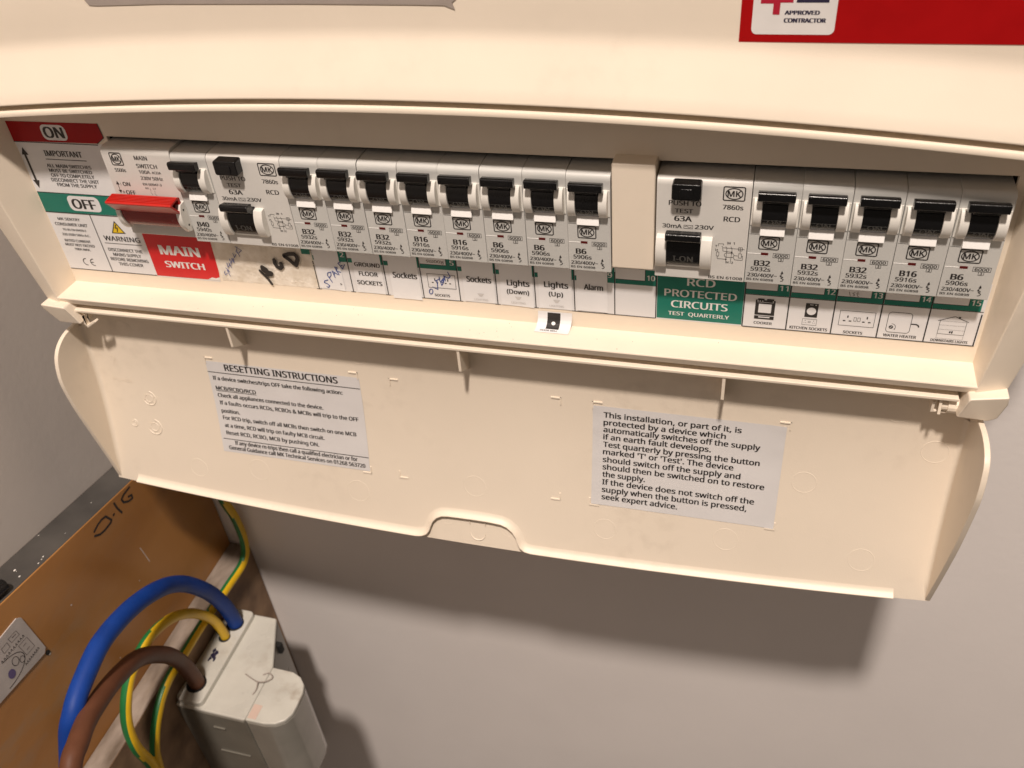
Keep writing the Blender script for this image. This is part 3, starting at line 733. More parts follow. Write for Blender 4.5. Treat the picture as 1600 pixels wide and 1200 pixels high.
GAR = [[(40.35, -65.18), (39.62, -66.35), (40.01, -67.43), (41.46, -66.19)], [(41.3, -63.26), (42.16, -63.92), (42.79, -65.34), (41.68, -64.33), (42.53, -67.95)], [(42.95, -60.21), (42.69, -62.78), (43.95, -61.58), (44.04, -60.12), (44.42, -61.17), (44.76, -62.97)], [(45.09, -57.86), (45.08, -60.75), (46.71, -57.73), (45.6, -59.62)], [(46.46, -57.39), (46.94, -59.87), (47.36, -57.31)], [(47.89, -54.41), (48.19, -56.89), (49.46, -55.0)], [(50.24, -50.68), (51.37, -50.95), (49.9, -53.54), (51.0, -54.52)], [(50.47, -52.78), (51.28, -55.92)], [(51.87, -51.61), (53.14, -52.57), (51.57, -53.76)]]
mb = MB()
for p in GAR: mb.ribbon(p, .32, YP - .6)
P(mb.build('pen_writing', 'blueink', normals=False))

# ---- left circuit strip
t = thing('circuit_strip', 'white circuit chart strip with green header under the left row of breakers', 'label strip', (160, YP, -71)); off = Vector((160, YP, -71)) * S
mb = MB(); sheet(mb, 90.4, 252.0, -71.2, -42, Y1); P(mb.build('paper_strip', 'paper'))
def header(x, num, mbg, mbw, mbk, mbp):
    mbg.quad(x + .3, x + 17.9, -54.75, -47, Y2)
    mbp.quad(x + .4, x + 13.0, -52.3, -47, Y3)
    mbk.quad(x + .3, x + 13.2, -52.55, -52.3, Y3); mbk.quad(x + 13.0, x + 13.25, -52.3, -47, Y3)
    if num: text(mbw, num, x + (14.0 if len(num) > 1 else 15.0), x + (17.2 if len(num) > 1 else 16.8), -52.1, 2.5, Y3 - .01, .01)
g, w, k, pp = MB(), MB(), MB(), MB()
for i, c in enumerate(range(5, 14)): header(18.0 * c, str(c - 3), g, w, k, pp)
g.quad(85.5, 89.9, -51.6, -47, YP - .9)
P(g.build('green_header', 'green', normals=False)); P(w.build('circuit_number', 'whitep', normals=False)); P(pp.build('note_box', 'paper', normals=False))
for c in range(5, 15):
    x = 18.0 * c; k.quad(x - .25, x + .2, -71.0, -49 if c > 5 else -55.5, Y3 - .02)
    if c < 14: k.quad(x - 1.3, x + 1.2, -71.25, -70.95, Y3 - .01)
k.quad(144, 162, -71.25, -70.95, Y3 - .012); k.quad(217, 252, -71.25, -70.95, Y3 - .012)
# socket symbol in the OVEN cell
frame(k, 147.0, 160.6, -64.9, -57.3, .2, Y3)
for cx in (150.6, 156.9):
    k.quad(cx - .25, cx + .25, -61.0, -59.7, Y3)
    for d in (-1.2, 1.0): k.quad(cx + d - .45, cx + d + .45, -62.3, -61.8, Y3)
text(k, 'SOCKETS', 149.5, 156.9, -69.5, 1.3, Y3)
P(k.build('printed_lines', 'ink', normals=False))
mb = MB()
for p in ([(148.81, -67.05), (148.56, -67.84), (148.1, -68.4), (147.58, -68.57), (147.17, -68.27), (146.99, -67.62), (147.11, -66.81), (147.48, -66.11), (147.98, -65.73), (148.47, -65.8), (148.77, -66.29), (148.81, -67.05)], [(149.06, -64.56), (151.43, -65.64), (151.7, -61.36), (150.8, -61.09), (153.17, -59.67)], [(152.97, -58.82), (153.01, -60.89), (154.44, -61.8), (154.99, -60.02), (153.27, -61.21), (153.63, -63.26), (154.6, -61.78), (155.64, -58.59), (154.0, -60.46)], [(155.84, -60.63), (155.26, -57.93), (157.27, -59.13), (158.38, -58.17), (157.4, -55.7)]):
    mb.ribbon(p, .42, Y4 - .02)
P(mb.build('pen_writing', 'blueink', normals=False))
mb = MB(); text(mb, 'Rooms', 147.8, 156.0, -51.9, 1.9, Y4, 0, flip=True); P(mb.build('upside_down_note', 'pencil', normals=False))

# ---- stick-on circuit names
def name_label(label, x0, x1, z0, lines, faint=False, tilt=0.0):
    t = thing('circuit_name_label', label, 'label', ((x0 + x1) / 2, YP, z0), 'stick-on circuit names'); off = Vector(((x0 + x1) / 2, YP, z0)) * S
    def P(o): o.parent = t; o.location = -off; return o
    mb = MB()
    n = 8
    rows = []
    for i in range(n + 1):
        x = x0 + (x1 - x0) * i / n; lift = .12 * (abs(i / n - .5) * 2) ** 3
        rows.append([(x, YP - .34 - lift * (1 if j == 0 else .2), zz) for j, zz in enumerate((z0 - tilt * (i / n - .5), z0 + 3, -55, -43))] + [(x, YP - .26, -43), (x, YP - .26 - lift * .9, z0 - tilt * (i / n - .5))])
    mb.loft(rows, closed=True); mb.add(rows[0], [tuple(range(6))]); mb.add(rows[-1], [tuple(range(6))])
    P(mb.build('paper_patch', 'paper2'))
    mb = MB()
    for s, a, b, base, cap in lines: text(mb, s, a, b, base, cap, YP - .50, .002)
    if lines: P(mb.build('printed_text', 'ink', normals=False))
    if faint:
        cx = (x0 + x1) / 2; mb = MB()
        mb.poly([(cx - 1.2, -65.8), (cx + 2.0, -65.8), (cx + .9, -67.4), (cx - .2, -67.4)], YP - .49); text(mb, 'LIGHTING', cx - 3, cx + 3.6, -69.6, 1.0, YP - .49)
        P(mb.build('faint_print', 'faint', normals=False))
    return t, P
tt, PP = name_label('white label with SPARE handwritten in blue pen', 91.0, 103.9, -70.6, [], tilt=.8)
mb = MB()
for p in ([(95.82, -65.37), (93.98, -66.07), (93.6, -67.01), (95.15, -67.59), (96.11, -68.59), (95.19, -69.7), (94.51, -69.29)], [(97.93, -66.44), (96.22, -62.82), (96.54, -61.37), (98.36, -60.68), (98.09, -62.66), (97.0, -63.83)], [(100.02, -63.73), (99.16, -60.08), (101.77, -61.8), (100.18, -60.7), (99.87, -62.14)], [(102.4, -61.92), (100.98, -57.81), (102.24, -58.05), (101.35, -59.89), (103.55, -60.4)], [(104.94, -58.52), (103.12, -55.53), (104.6, -54.71)], [(104.11, -57.01), (105.23, -56.39)], [(104.94, -58.52), (106.47, -55.94)]):
    mb.ribbon(p, .42, YP - .52)
PP(mb.build('pen_writing', 'blueink', normals=False))
mb = MB(); text(mb, 's', 102.0, 102.8, -67.6, 1.2, YP - .5); PP(mb.build('stray_mark', 'ink', normals=False))
name_label('white label printed GROUND FLOOR SOCKETS', 110.6, 124.9, -70.8, [('GROUND', 111.6, 124.3, -56.3, 2.2), ('FLOOR', 113.0, 122.4, -61.2, 2.2), ('SOCKETS', 111.2, 123.8, -66.2, 2.2)])
name_label('white Sockets label hanging lower than its neighbours, left of the OVEN cell', 128.6, 143.0, -72.4, [('Sockets', 130.2, 142.0, -60.8, 2.9)], faint=False)
name_label('white Sockets label between the OVEN cell and Lights (Down)', 164.4, 179.2, -70.6, [('Sockets', 166.3, 177.8, -59.8, 2.9)], True)
name_label('white label printed Lights (Down)', 182.0, 197.2, -71.0, [('Lights', 185.3, 195.6, -60.0, 2.9), ('(Down)', 184.9, 195.2, -64.4, 2.3)], True, .6)
name_label('white label printed Lights (Up)', 199.8, 215.0, -70.7, [('Lights', 202.5, 213.3, -59.3, 2.9), ('(Up)', 204.4, 210.8, -63.9, 2.3)], True)
name_label('white label printed Alarm', 217.2, 230.8, -70.4, [('Alarm', 220.5, 228.8, -59.0, 2.8)])

# ---- right circuit strip with symbols
t = thing('circuit_strip', 'circuit chart strip with appliance symbols numbered 11 to 15 at the right', 'label strip', (316, YP, -71)); off = Vector((316, YP, -71)) * S
mb = MB(); sheet(mb, 252.2, 380.2, -71.3, -42, Y1); P(mb.build('paper_strip', 'paper'))
mb = MB(); mb.box(252.4, 288.5, Y2, YP - .02, -70.7, -44); P(mb.build('green_panel', 'green'))
mb = MB()
for s, a, b, z, c, bo in (('RCD', 265.0, 276.4, -53.1, 3.7, .004), ('PROTECTED', 255.6, 285.6, -58.9, 3.5, .004), ('CIRCUITS', 258.6, 282.2, -64.5, 3.5, .004), ('TEST  QUARTERLY', 257.4, 283.2, -68.6, 1.9, .012)): text(mb, s, a, b, z, c, Y3, bo)
P(mb.build('white_lettering', 'whitep', normals=False))
g, w, k, pp = MB(), MB(), MB(), MB()
for c in range(16, 21): header(18.0 * c + (.9 if c > 16 else .6), str(c - 5), g, w, k, pp)
P(g.build('green_header', 'green', normals=False)); P(w.build('circuit_number', 'whitep', normals=False)); P(pp.build('note_box', 'paper', normals=False))
for c in range(16, 22):
    x = 18.0 * c + .9 + (0 if c < 21 else .8); k.quad(x - .28, x + .22, -71.3, -47 if c < 21 else -56, Y3 - .02)
k.quad(289, 380, -71.5, -71.1, Y3 - .01); k.quad(289, 380, -55.05, -54.75, Y3 - .01)
P(k.build('printed_lines', 'ink', normals=False))
# cooker
k = MB(); k.quad(293.5, 301.5, -66.9, -65.2, Y3); k.quad(293.5, 301.5, -64.8, -57.3, Y3); k.quad(294.4, 297.0, -57.3, -56.6, Y3); k.quad(298.0, 300.8, -57.3, -56.6, Y3); text(k, 'COOKER', 293.6, 301.0, -69.5, 1.25, Y3)
P(k.build('cooker_symbol', 'ink', normals=False))
k = MB(); k.quad(294.9, 300.1, -63.6, -59.2, Y4); k.quad(294.2, 300.8, -58.45, -58.3, Y4); k.quad(295.2, 299.8, -66.1, -65.6, Y4); [k.disc(x, -57.8, .27, .27, Y4, 10) for x in (294.4, 295.3, 296.3, 300.6)]
P(k.build('cooker_cutout', 'paper', normals=False))  # white details of the printed cooker
# washing machine and double socket
k = MB(); k.quad(313.6, 318.6, -63.9, -57.1, Y3); frame(k, 313.0, 318.8, -67.9, -64.8, .13, Y3); text(k, 'KITCHEN SOCKETS', 308.4, 323.4, -70.3, 1.35, Y3)
for cx in (314.2, 317.6):
    k.quad(cx - .1, cx + .1, -65.9, -65.5, Y3); k.quad(cx - .5, cx - .2, -66.8, -66.6, Y3); k.quad(cx + .2, cx + .5, -66.8, -66.6, Y3)
frame(k, 315.4, 316.4, -66.7, -66.0, .12, Y3)
P(k.build('washer_symbol', 'ink', normals=False))
k = MB(); k.disc(316.1, -60.9, 1.85, 1.85, Y4); k.disc(317.6, -57.8, .3, .3, Y4, 8); k.quad(315.2, 316.6, -57.85, -57.6, Y4); P(k.build('washer_cutout', 'paper', normals=False))  # white door, knob and drawer of the printed washer
# twin socket
k = MB(); frame(k, 327.3, 341.1, -66.6, -59.1, .16, Y3); text(k, 'SOCKETS', 329.8, 337.3, -70.4, 1.3, Y3)
for cx in (330.6, 338.1):
    k.quad(cx - .25, cx + .25, -62.6, -61.5, Y3); k.quad(cx - 1.7, cx - .7, -64.4, -63.9, Y3); k.quad(cx + .6, cx + 1.6, -64.4, -63.9, Y3)
frame(k, 333.0, 334.1, -64.1, -62.2, .15, Y3); frame(k, 334.5, 335.6, -64.1, -62.2, .15, Y3)
P(k.build('socket_symbol', 'ink', normals=False))
k = MB()
for p in ([(329.34, -50.0), (330.0, -52.0)], [(331.61, -50.2), (330.73, -50.7), (331.67, -51.4), (330.97, -51.9)], [(332.65, -49.7), (332.67, -51.8), (333.33, -52.0)], [(332.02, -50.7), (333.29, -50.7)]): k.ribbon(p, .22, Y4 - .02)
P(k.build('pencil_note', 'pencil', normals=False))
# water heater
k = MB(); rframe(k, 345.8, 355.0, -68.0, -58.0, 1.4, .2, Y3); k.disc(347.7, -65.4, .85, .85, Y3, 14); k.ring(347.7, -65.4, 1.7, 1.7, .15, Y3, 14, -40, 90); k.disc(349.2, -66.2, .25, .25, Y3 - .01, 8)
k.ribbon([(355.0, -63.2), (357.0, -63.2), (357.8, -63.7), (358.0, -64.3)], .5, Y3); text(k, 'WATER HEATER', 345.4, 358.0, -70.2, 1.35, Y3)
P(k.build('water_heater_symbol', 'ink', normals=False))
k = MB(); k.ribbon([(347.3, -65.8), (348.1, -65.0)], .22, Y4); P(k.build('heater_cutout', 'paper', normals=False))  # white stroke across the printed dial
# house
k = MB(); k.ribbon([(364.6, -60.4), (370.4, -57.9), (375.8, -60.2)], .22, Y3); k.quad(371.8, 372.5, -58.8, -57.9, Y3); k.quad(365.3, 375.2, -66.7, -66.55, Y3); k.quad(365.3, 365.45, -66.6, -60.3, Y3); k.quad(375.1, 375.25, -66.6, -60.3, Y3)
for z in (-60.4, -62.4, -64.5, -68.9):
    for i in range(20): k.quad(365.4 + i * .49, 365.68 + i * .49, z, z + .13, Y3)
for x in (365.3, 375.1):
    for i in range(5): k.quad(x, x + .13, -68.8 + i * .45, -68.55 + i * .45, Y3)
k.disc(369.9, -65.5, .35, .5, Y3, 8); k.disc(370.7, -65.5, .3, .7, Y3 - .01, 8); text(k, 'DOWNSTAIRS LIGHTS', 363.6, 377.3, -70.5, 1.2, Y3)
P(k.build('house_symbol', 'ink', normals=False))

# ---- door bell sticker bent over the ledge corner
t = thing('door_bell_sticker', 'small white sticker with a black push-button bent over the ledge corner', 'sticker', (206, YP, -79.7)); off = Vector((206, YP, -79.7)) * S
bend = [(YP - .12, -72.6), (YP - .14, -74.5), (YP - .5, -76.6), (YP - 1.6, -78.4), (YP - 3.4, -79.3), (YP - 5.2, -79.45), (YP - 7.0, -79.5)]
LB = [0]
for a, b in zip(bend, bend[1:]): LB.append(LB[-1] + math.hypot(a[0] - b[0], a[1] - b[1]))
def bpt(x, s, d):
    for i in range(len(bend) - 1):
        if s <= LB[i + 1] or i == len(bend) - 2:
            q = (s - LB[i]) / (LB[i + 1] - LB[i]); a, b = bend[i], bend[i + 1]
            ty, tz = b[0] - a[0], b[1] - a[1]; l = math.hypot(ty, tz)
            return (x, a[0] + ty * q + tz / l * d, a[1] + tz * q - ty / l * d)
def strip(mb, x0, x1, s0, s1, d, lean=0.0):
    n = 24; mb.loft([[bpt(x0 - lean * (s - s0), s, d), bpt(x1 - lean * (s - s0), s, d)] for s in [s0 + (s1 - s0) * i / n for i in range(n + 1)]])
LT = LB[-1]
mb = MB(); strip(mb, 198.8, 214.6, 0, LT, .05, .06); P(mb.build('sticker_paper', 'paper2', smooth=True))
mb = MB(); strip(mb, 203.2, 209.2, .5, LT - 2.6, .16, .04); P(mb.build('black_button_print', 'ink', smooth=True))
mb = MB(); mb.add([bpt(206.0 + .95 * math.cos(i * math.pi / 8), LT * .5 + .95 * math.sin(i * math.pi / 8), .24) for i in range(16)], [tuple(range(16))]); P(mb.build('white_dot', 'chip', normals=False))
mb = MB(); text(mb, 'DOOR BELL', 200.6, 208.6, 0, 1.05, 0, .0, lambda X, Z, d: bpt(X, LT - 1.9 - Z + .9, .14)); P(mb.build('printed_text', 'ink', normals=False))

# ================================================================== stickers on the flap
def flap_sticker(name, label, x0, x1, z0, z1, material):
    t = thing(name, label, 'notice', ((x0 + x1) / 2, plate(z0), z0)); off = Vector(((x0 + x1) / 2, plate(z0), z0)) * S
    def P(o): o.parent = t; o.location = -off; return o
    mb = MB(); rows = []
    for i in range(41):
        x = x0 + (x1 - x0) * i / 40; col = []
        for j in range(31):
            z = z1 + (z0 - z1) * j / 30
            lift = .16 + .10 * max(0, mnoise.noise(Vector((x * .05, z * .09, 2.2)))) * 1.2
            ex = abs(i / 20 - 1)
            if ex > .86 and name == 'safety_notice': lift += .5 * max(0, mnoise.noise(Vector((3.1, z * .16, 5.0)))) * (ex - .86) / .14
            col.append((x, plate(z) - lift, z))
        rows.append(col)
    mb.loft(rows); e = P(mb.build('sticker_film', material, smooth=True))
    return P
mp = pm(.36)
P = flap_sticker('resetting_notice', 'printed sticker headed RESETTING INSTRUCTIONS on the left of the open flap', 13.6, 102.9, -176.7, -120.4, 'film')
mb = MB()
text(mb, 'RESETTING INSTRUCTIONS', 24.8, 90.5, -125.3, 3.9, 0, .002, mp)
for s, a, b, z in (('If a device switches/trips OFF take the following action:', 16.0, 92.1, -131.8), ('MCB/RCBO/RCD', 16.4, 40.6, -138.0), ('Check all appliances connected to the device.', 16.6, 79.5, -142.5), ('If a faults occurs RCDs, RCBOs & MCBs will trip to the OFF', 16.8, 99.2, -147.1), ('position.', 16.9, 28.0, -152.1), ('For RCD trip, switch off all MCBs then switch on one MCB', 17.0, 96.9, -156.4), ('at a time, RCD will trip on faulty MCB circuit.', 17.2, 77.7, -161.1), ('Reset RCD, RCBO, MCB by pushing ON.', 17.4, 74.0, -165.7), ('If any device re-trips then call a qualified electrician or for', 21.8, 96.1, -171.5), ('General Guidance call MK Technical Services on 01268 563720', 17.5, 100.3, -174.9)):
    text(mb, s, a, b, z, 2.3, 0, .004, mp)
for a, b, z, h in ((13.7, 102.6, -127.25, .35), (14.8, 102.8, -168.65, .35), (16.4, 40.6, -138.7, .25)):
    mb.add([mp(a, z, 0), mp(b, z, 0), mp(b, z + h, 0), mp(a, z + h, 0)], [(0, 1, 2, 3)])
P(mb.build('printed_text', 'ink', normals=False))
P = flap_sticker('safety_notice', 'white sticker on the right of the open flap telling to test quarterly', 224.0, 313.2, -177.2, -120.8, 'film')
mb = MB(); mp = pm(.42)
for s, b, z in (('This installation, or part of it, is', 293.5, -126.9), ('protected by a device which', 286.7, -131.2), ('automatically switches off the supply', 302.6, -135.3), ('if an earth fault develops.', 280.5, -139.5), ('Test quarterly by pressing the button', 303.2, -143.8), ("marked 'T' or 'Test'. The device", 291.6, -148.0), ('should switch off the supply and', 295.2, -152.4), ('should then be switched on to restore', 306.6, -156.6), ('the supply.', 250.4, -160.8), ('If the device does not switch off the', 302.8, -165.2), ('supply when the button is pressed,', 299.7, -169.5), ('seek expert advice.', 266.9, -173.7)):
    text(mb, s, 229.4, b, z, 2.95, 0, .004, mp)
P(mb.build('printed_text', 'ink', normals=False))

# ================================================================== stickers on the hood
YV = -2.0
t = thing('contractor_sticker', 'dark red sticker with a white APPROVED CONTRACTOR box on the hood', 'sticker', (340, YV, 55.5)); off = Vector((340, YV, 55.5)) * S
def P(o): o.parent = t; o.location = -off; return o
mb = MB(); mb.box(278.6, 404, YV - .18, YV + .02, 51.9, 101); P(mb.build('sticker_film', 'redp'))
mb = MB(); mb.poly(rrect(282.4, 308.8, 54.5, 92, 1.8), YV - .26); P(mb.build('white_box', 'whitep', normals=False))
mb = MB(); text(mb, 'APPROVED', 292.7, 303.5, 60.9, 1.3, YV - .32, .045); text(mb, 'CONTRACTOR', 292.7, 305.7, 58.4, 1.35, YV - .32, .045); mb.quad(296, 306.1, 64.7, 72, YV - .32); P(mb.build('navy_lettering', 'navy', normals=False))
mb = MB(); mb.quad(288.8, 291.0, 60.9, 76, YV - .33); mb.quad(284.7, 288.8, 64.4, 68.5, YV - .32); mb.quad(291.0, 295, 64.7, 68.5, YV - .32); P(mb.build('crimson_emblem', 'crimson', normals=False))
t = thing('grey_label', 'bottom edge of a grey label at the top left of the hood', 'label', (107, YV, 66)); off = Vector((107, YV, 66)) * S
mb = MB(); mb.prism_y([(22.5, 65.8), (24.0, 63.6), (27.5, 63.4), (57, 64.1), (118, 64.2), (163, 63.9), (174.5, 63.7), (178.5, 62.2), (177.7, 64.6), (179.5, 66), (181.5, 103), (25.5, 103)], YV - .3, YV + .02); P(mb.build('label_sheet', 'tape'))

# ================================================================== lower left: boards, switch, cables
def ztop(y): return -234.7 - 0.155 * (y - 5)
t = thing('plywood_board', 'brown plywood board on the side wall with 0.16 written in marker', 'board', (-94, 0, -620)); off = Vector((-94, 0, -620)) * S
mb = MB(); mb.prism_x([(69, ztop(69)), (-420, ztop(-420)), (-420, -640), (69, -640)], -104.7, -82); P(mb.build('board_panel', 'ply', bevel=.5))
mb = MB(); mb.add([(-104.6, 69, ztop(69) + .12), (-82.5, 69, ztop(69) + .12), (-82.5, -420, ztop(-420) + .12), (-104.6, -420, ztop(-420) + .12)], [(0, 1, 2, 3)]); P(mb.build('dusty_shaded_top', 'dustshade', normals=False))  # dark sheet on the board top, with the shade painted in
mb = MB(); mpx = lambda a, b, d: (-81.92 + d, a, b)
for s in ([(-32.5, -238.2), (-28.4, -236.8), (-24.3, -236.4), (-20.4, -237.4), (-17.8, -243.3), (-19.1, -244.5), (-25.8, -244.5), (-29.8, -243.6), (-33.6, -240.9)], [(-14.8, -242.1), (-14.1, -241.9)], [(-10.5, -235.9), (-10.0, -240.8), (-8.4, -246.5)], [(5.3, -237.4), (-1.2, -237.6), (-4.2, -238.8), (-3.7, -242.0), (0.0, -244.8), (3.9, -245.9), (4.4, -243.4), (1.6, -242.1)]): mb.ribbon(s, 1.5, 0, mp=mpx)
P(mb.build('marker_writing', 'ink', normals=False))
mb = MB()
for i in range(16):
    y = random.uniform(-140, 30); x = random.uniform(-103, -84); r = random.uniform(.18, .5) * (1 if random.random() < .8 else 1.6)
    mb.add([(x + r * math.cos(a * 1.047), y + r * math.sin(a * 1.047) * 1.4, ztop(y) + .3) for a in range(6)], [tuple(range(6))])
for y, z, r in ((-97, -273, .9), (-70, -262, .6), (-20, -300, .5), (-110, -320, .6), (-60, -330, .5)):
    mb.add([(-81.8, y + r * math.cos(a * 1.047), z + r * math.sin(a * 1.047)) for a in range(6)], [tuple(range(6))])
mb.ribbon([(-8, -281), (-6, -297)], .5, 0, mp=mpx)
P(mb.build('paint_speck', 'speck', normals=False))
mb = MB(); mb.tube([(-82.5, -97.5, -271), (-81.6, -97.5, -271)], 1.6, 10); P(mb.build('nail_hole', 'dark'))
# batten
t = thing('timber_batten', 'pale dusty timber batten behind the cables', 'batten', (-73, 0, -362)); off = Vector((-73, 0, -362)) * S
mb = MB(); mb.box(-81.8, -65, -330, 69.2, -640, -362); P(mb.build('batten_face', 'battenf', bevel=.6))
mb = MB(); mb.quad(-81.5, -65.3, -328, 69, 0); mb.v = [(x, z, -361.85) for x, y, z in mb.v]; P(mb.build('batten_top', 'batten', normals=False))

def catmull(P_, n=10):
    out = []
    for i in range(len(P_) - 1):
        p = [Vector(P_[max(0, min(len(P_) - 1, i + k))]) for k in (-1, 0, 1, 2)]
        for s in range(n):
            u = s / n
            out.append(.5 * (2 * p[1] + (p[2] - p[0]) * u + (2 * p[0] - 5 * p[1] + 4 * p[2] - p[3]) * u * u + (3 * p[1] - p[0] - 3 * p[2] + p[3]) * u ** 3))
    out.append(Vector(P_[-1])); return out
# isolator switch
t = thing('isolator_switch', 'aged white isolator switch with thick cables entering its top', 'isolator', (-30, -14, -480)); off = Vector((-30, -14, -480)) * S
body = [(-64.8, -54), (-10.5, -54.6), (-10.5, -12.2), (-27.5, 27), (-64.8, 27)]
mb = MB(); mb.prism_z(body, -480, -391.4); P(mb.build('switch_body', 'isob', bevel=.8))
mb = MB(); mb.prism_z(body, -391.3, -387.6); P(mb.build('switch_lid', 'iso', bevel=1.2))
mb = MB(); mb.prism_z(rrect(-64.6, -44.0, -52.6, 26.2, 3.5, 4), -389, -383.0); P(mb.build('gland_plate', 'iso', bevel=.9, seg=3))
cov = [(-10.4, -54.2), (4.0, -54.0), (11.5, -52.4), (17.0, -48.6), (19.8, -43), (20.2, -36), (20.0, -27), (18.0, -20.5), (13.0, -15.5), (6, -12.8), (-10.4, -12.4)]
mb = MB(); mb.prism_z(cov, -468, -391.2); P(mb.build('smoky_cover', 'isoc', bevel=1.0, seg=3))
mb = MB(); mb.prism_z([(x * 1.0, y) for x, y in cov], -391.1, -387.7); P(mb.build('cover_cap', 'iso', bevel=.8))
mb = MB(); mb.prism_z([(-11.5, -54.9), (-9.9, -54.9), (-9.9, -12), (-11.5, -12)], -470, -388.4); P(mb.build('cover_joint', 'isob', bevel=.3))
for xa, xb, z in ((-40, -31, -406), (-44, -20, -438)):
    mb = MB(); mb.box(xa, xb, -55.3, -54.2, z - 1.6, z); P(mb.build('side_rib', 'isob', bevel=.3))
mb = MB(); mb.tube(catmull([(-27, -22, -387.3), (-20, -25, -385.9), (-14, -27, -385), (-9, -25, -386.1), (-6, -21, -386.5), (-10, -18, -386.7), (-14, -20, -386.9)], 5), .45, 8); mb.tube(catmull([(-14, -27, -385), (-13, -32, -386.5), (-14, -36, -387.3)], 4), .4, 8); P(mb.build('seal_wire', 'tape'))
mb = MB(); mb.box(-9.2, -3, -52.6, -42, -387.8, -387.45); P(mb.build('seal_tab', 'copper'))
mb = MB()
for x, y, r in ((-53.2, 13.0, 6.6), (-55.0, .4, 4.4), (-55.2, -39, 7.2)):
    mb.add([(x + r * math.cos(i * math.pi / 10), y + r * math.sin(i * math.pi / 10), -382.93) for i in range(20)], [tuple(range(20))])
P(mb.build('cable_hole', 'dark', normals=False))
mb = MB()
for i in range(7):
    x = -54.5 + random.uniform(-2.5, 2.5); y = -15 + random.uniform(-4, 4)
    mb.add([(x + random.uniform(.6, 2.0) * math.cos(a), y + random.uniform(.8, 2.6) * math.sin(a), -382.85 + .01 * i) for a in [q * math.pi / 4 for q in range(8)]], [tuple(range(8))])
P(mb.build('ink_smudge', 'navy', normals=False))
mb = MB(); mb.box(-22, -16.5, 7.5, 11.5, -402, -393); P(mb.build('side_slot', 'dark'))

def cable(name, label, pts, r, material):
    P_ = pts
    C_ = catmull(P_); C_ = [c + Vector((mnoise.noise(c * .03), mnoise.noise(c * .03 + Vector((9, 0, 0))), mnoise.noise(c * .03 + Vector((0, 9, 0))))) * 1.0 if 6 < i < len(C_) - 16 else c for i, c in enumerate(C_)]
    mb = MB(); mb.tube(C_, [r * (1 + .025 * mnoise.noise(c * .08)) for c in C_], 18)
    o = mb.build(name, material, smooth=True)
    return tag(o, label, 'cable')
blue = [(-30.0, -162.7, -298.9), (-26.0, -146.1, -260.9), (-24.0, -138.8, -249.3), (-26.0, -127.0, -243.7), (-30.0, -103.5, -241.4), (-36.0, -79.8, -249.8), (-42.0, -49.9, -265.8), (-47.0, -25.1, -289.4), (-50.0, -4.1, -320.7), (-52.5, 9.8, -356.7), (-53.0, 13.6, -382.6), (-53.0, 14.0, -393.6)]  # blue and brown cable points pushed along the camera's line of sight, then baked
cable('blue_cable', 'thick blue cable looping into the top of the isolator switch', blue, 5.5, 'blue')
brown = [(0.0, -184.1, -260.7), (-4.0, -165.1, -244.4), (-8.0, -154.5, -244.7), (-16.0, -138.0, -250.3), (-24.0, -116.4, -260.6), (-32.0, -95.5, -275.0), (-40.0, -75.6, -294.4), (-46.0, -58.7, -317.5), (-51.0, -46.6, -343.7), (-54.0, -40.0, -369.0), (-55.0, -38.2, -388.7), (-55.0, -38.2, -398.8)]
cable('brown_cable', 'thick brown cable arching over into the isolator in front of the blue one', brown, 5.4, 'brown')
def gy_cable(label, pts, r):
    mb = MB(); P_ = catmull([Vector(p) for p in pts], 8); mb.tube(P_, r, 16)
    n = 16; nrow = len(P_)
    mb.mi = []
    for f in mb.f:
        i = f[0] // n if f[0] < nrow * n else (0 if f[0] < (nrow + 1) * n else nrow - 1)
        c = sum((Vector(mb.v[q]) for q in f), Vector()) / len(f)
        d = (c - P_[min(i, nrow - 1)])
        mb.mi.append(1 if d.dot(Vector((.6, .35, -.6))) > -0.28 * r else 0)
    o = mb.build('earth_cable', ['cgrn', 'cyel'], smooth=True)
    return tag(o, label, 'cable', 'green and yellow earth cables')
gy_cable('green and yellow earth cable looping up and into the isolator top', [(-50, -108, -420), (-52, -99.9, -385.3), (-53, -101.7, -357.4), (-54, -97.7, -336.1), (-55, -87, -320.4), (-55, -74.1, -310.9), (-55, -54.4, -307.8), (-55, -33.8, -315.7), (-55, -16.5, -332.5), (-55, -3.9, -355), (-55, .8, -374), (-55, 1.1, -392)], 3.5)
gy_cable('green and yellow earth cable running behind the isolator up to the fuse box', [(-60, -100, -440), (-61, -90.7, -404.7), (-60, -86.5, -386.5), (-60, -73.2, -369.2), (-61, -54.8, -359.9), (-61.5, -29.2, -359.5), (-62, -3.8, -360), (-62, 29, -362), (-62, 53.0, -362), (-62, 62, -349), (-62, 62.0, -321.8), (-62, 57.5, -296), (-58, 56, -262), (-50, 55, -200), (-44, 52, -110)], 3.3)

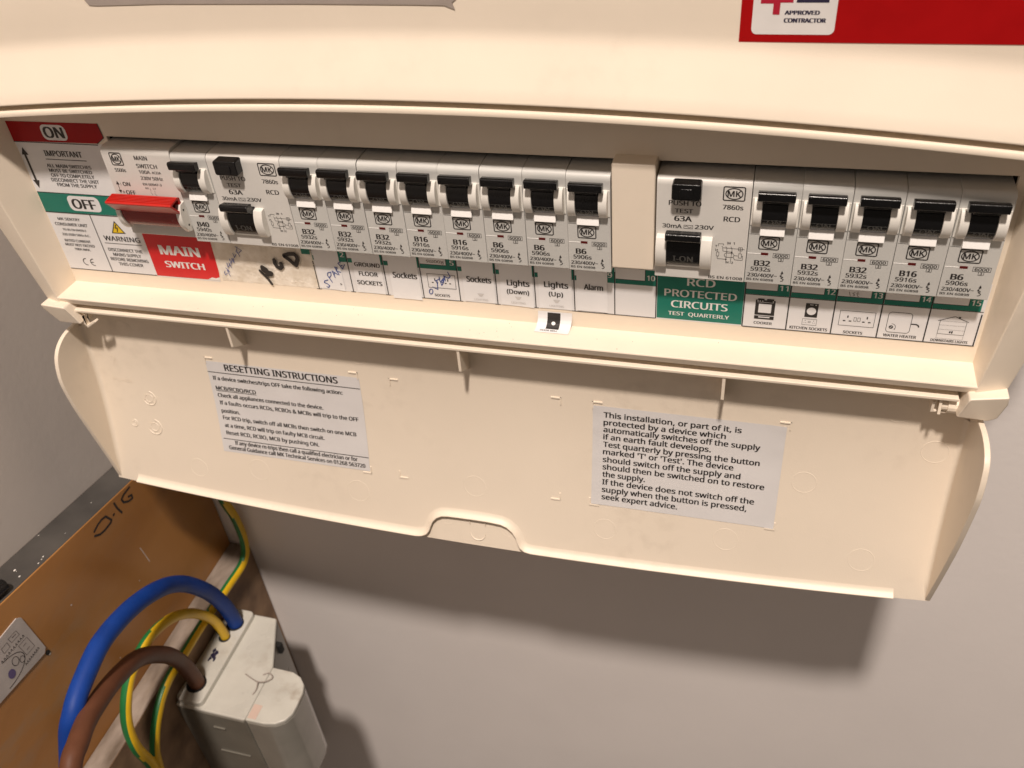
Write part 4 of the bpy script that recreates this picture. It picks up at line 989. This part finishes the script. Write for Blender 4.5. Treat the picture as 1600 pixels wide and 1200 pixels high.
# inspection card pinned to the board
t = thing('inspection_card', 'small handwritten card fixed to the plywood at the left edge', 'card', (-81.6, -118, -269)); off = Vector((-81.6, -118, -269)) * S
def P(o): o.parent = t; o.location = -off; return o
card = [(-101.8, -233.0), (-99.4, -235.5), (-97.2, -266.0), (-99.5, -268.8), (-150, -263), (-175, -250), (-175, -233)]
mb = MB(); mb.prism_x(card, -81.9, -81.3); P(mb.build('card_sheet', 'card'))
mb = MB(); mc = lambda a, b, d: (-81.2 + d, a, b)
R_ = lambda pts, w=.3: mb.ribbon(pts, w, 0, mp=mc)
R_([(-112, -238), (-106, -238.5), (-105.5, -242.5), (-111.5, -242), (-112, -238)], .2); R_([(-110, -239.8), (-107, -240.2)])
R_([(-118, -239), (-113.6, -239), (-113.4, -243), (-118, -243), (-118, -239)], .2)
R_([(-109.5, -248), (-103, -248.5), (-102, -258), (-108.6, -257.6), (-109.5, -248)], .2); R_([(-107.5, -251), (-105, -251)], .25); R_([(-107, -255), (-104.5, -255)], .25)
for i in range(10): R_([(-122 + i * 1.9, -246.5 + .4 * math.sin(i * 2)), (-121.4 + i * 1.9, -244.8), (-120.8 + i * 1.9, -246.8)], .3)
for i in range(8): R_([(-112 + i * 1.5, -262.5 + .3 * math.sin(i * 3)), (-111.6 + i * 1.5, -260.8), (-111 + i * 1.5, -262.6)], .3)
mb.ring(-115.5, -253.5, 2.2, 3.0, .35, 0, 20, mp=mc); mb.ring(-111.8, -256.8, 1.6, 2.2, .3, 0, 20, mp=mc)
mb.ring(-124, -255, 14.5, 8.5, .4, 0, 30, -100, 80, mp=mc)
P(mb.build('pen_writing', 'ink', normals=False))
mb = MB(); mb.add([(-81.15, -121 + 2.4 * math.cos(a * .3927), -257.5 + 3.2 * math.sin(a * .3927)) for a in range(16)], [tuple(range(16))]); P(mb.build('violet_stamp', mat('violet_ink', (.12, .09, .22), .6), normals=False))
# black sleeve lying on the board's top edge, at the frame's left edge
mb = MB(); mb.tube(catmull([(-96, -190, -200.5), (-91, -150, -206.5), (-88, -120, -211), (-87, -97, -214.4), (-86.9, -94.6, -214.8)], 6), [4.0] * 24 + [3.0], 14)
tag(mb.build('black_cable_end', 'black', smooth=True), 'black cable end lying on the dusty top of the board', 'cable')
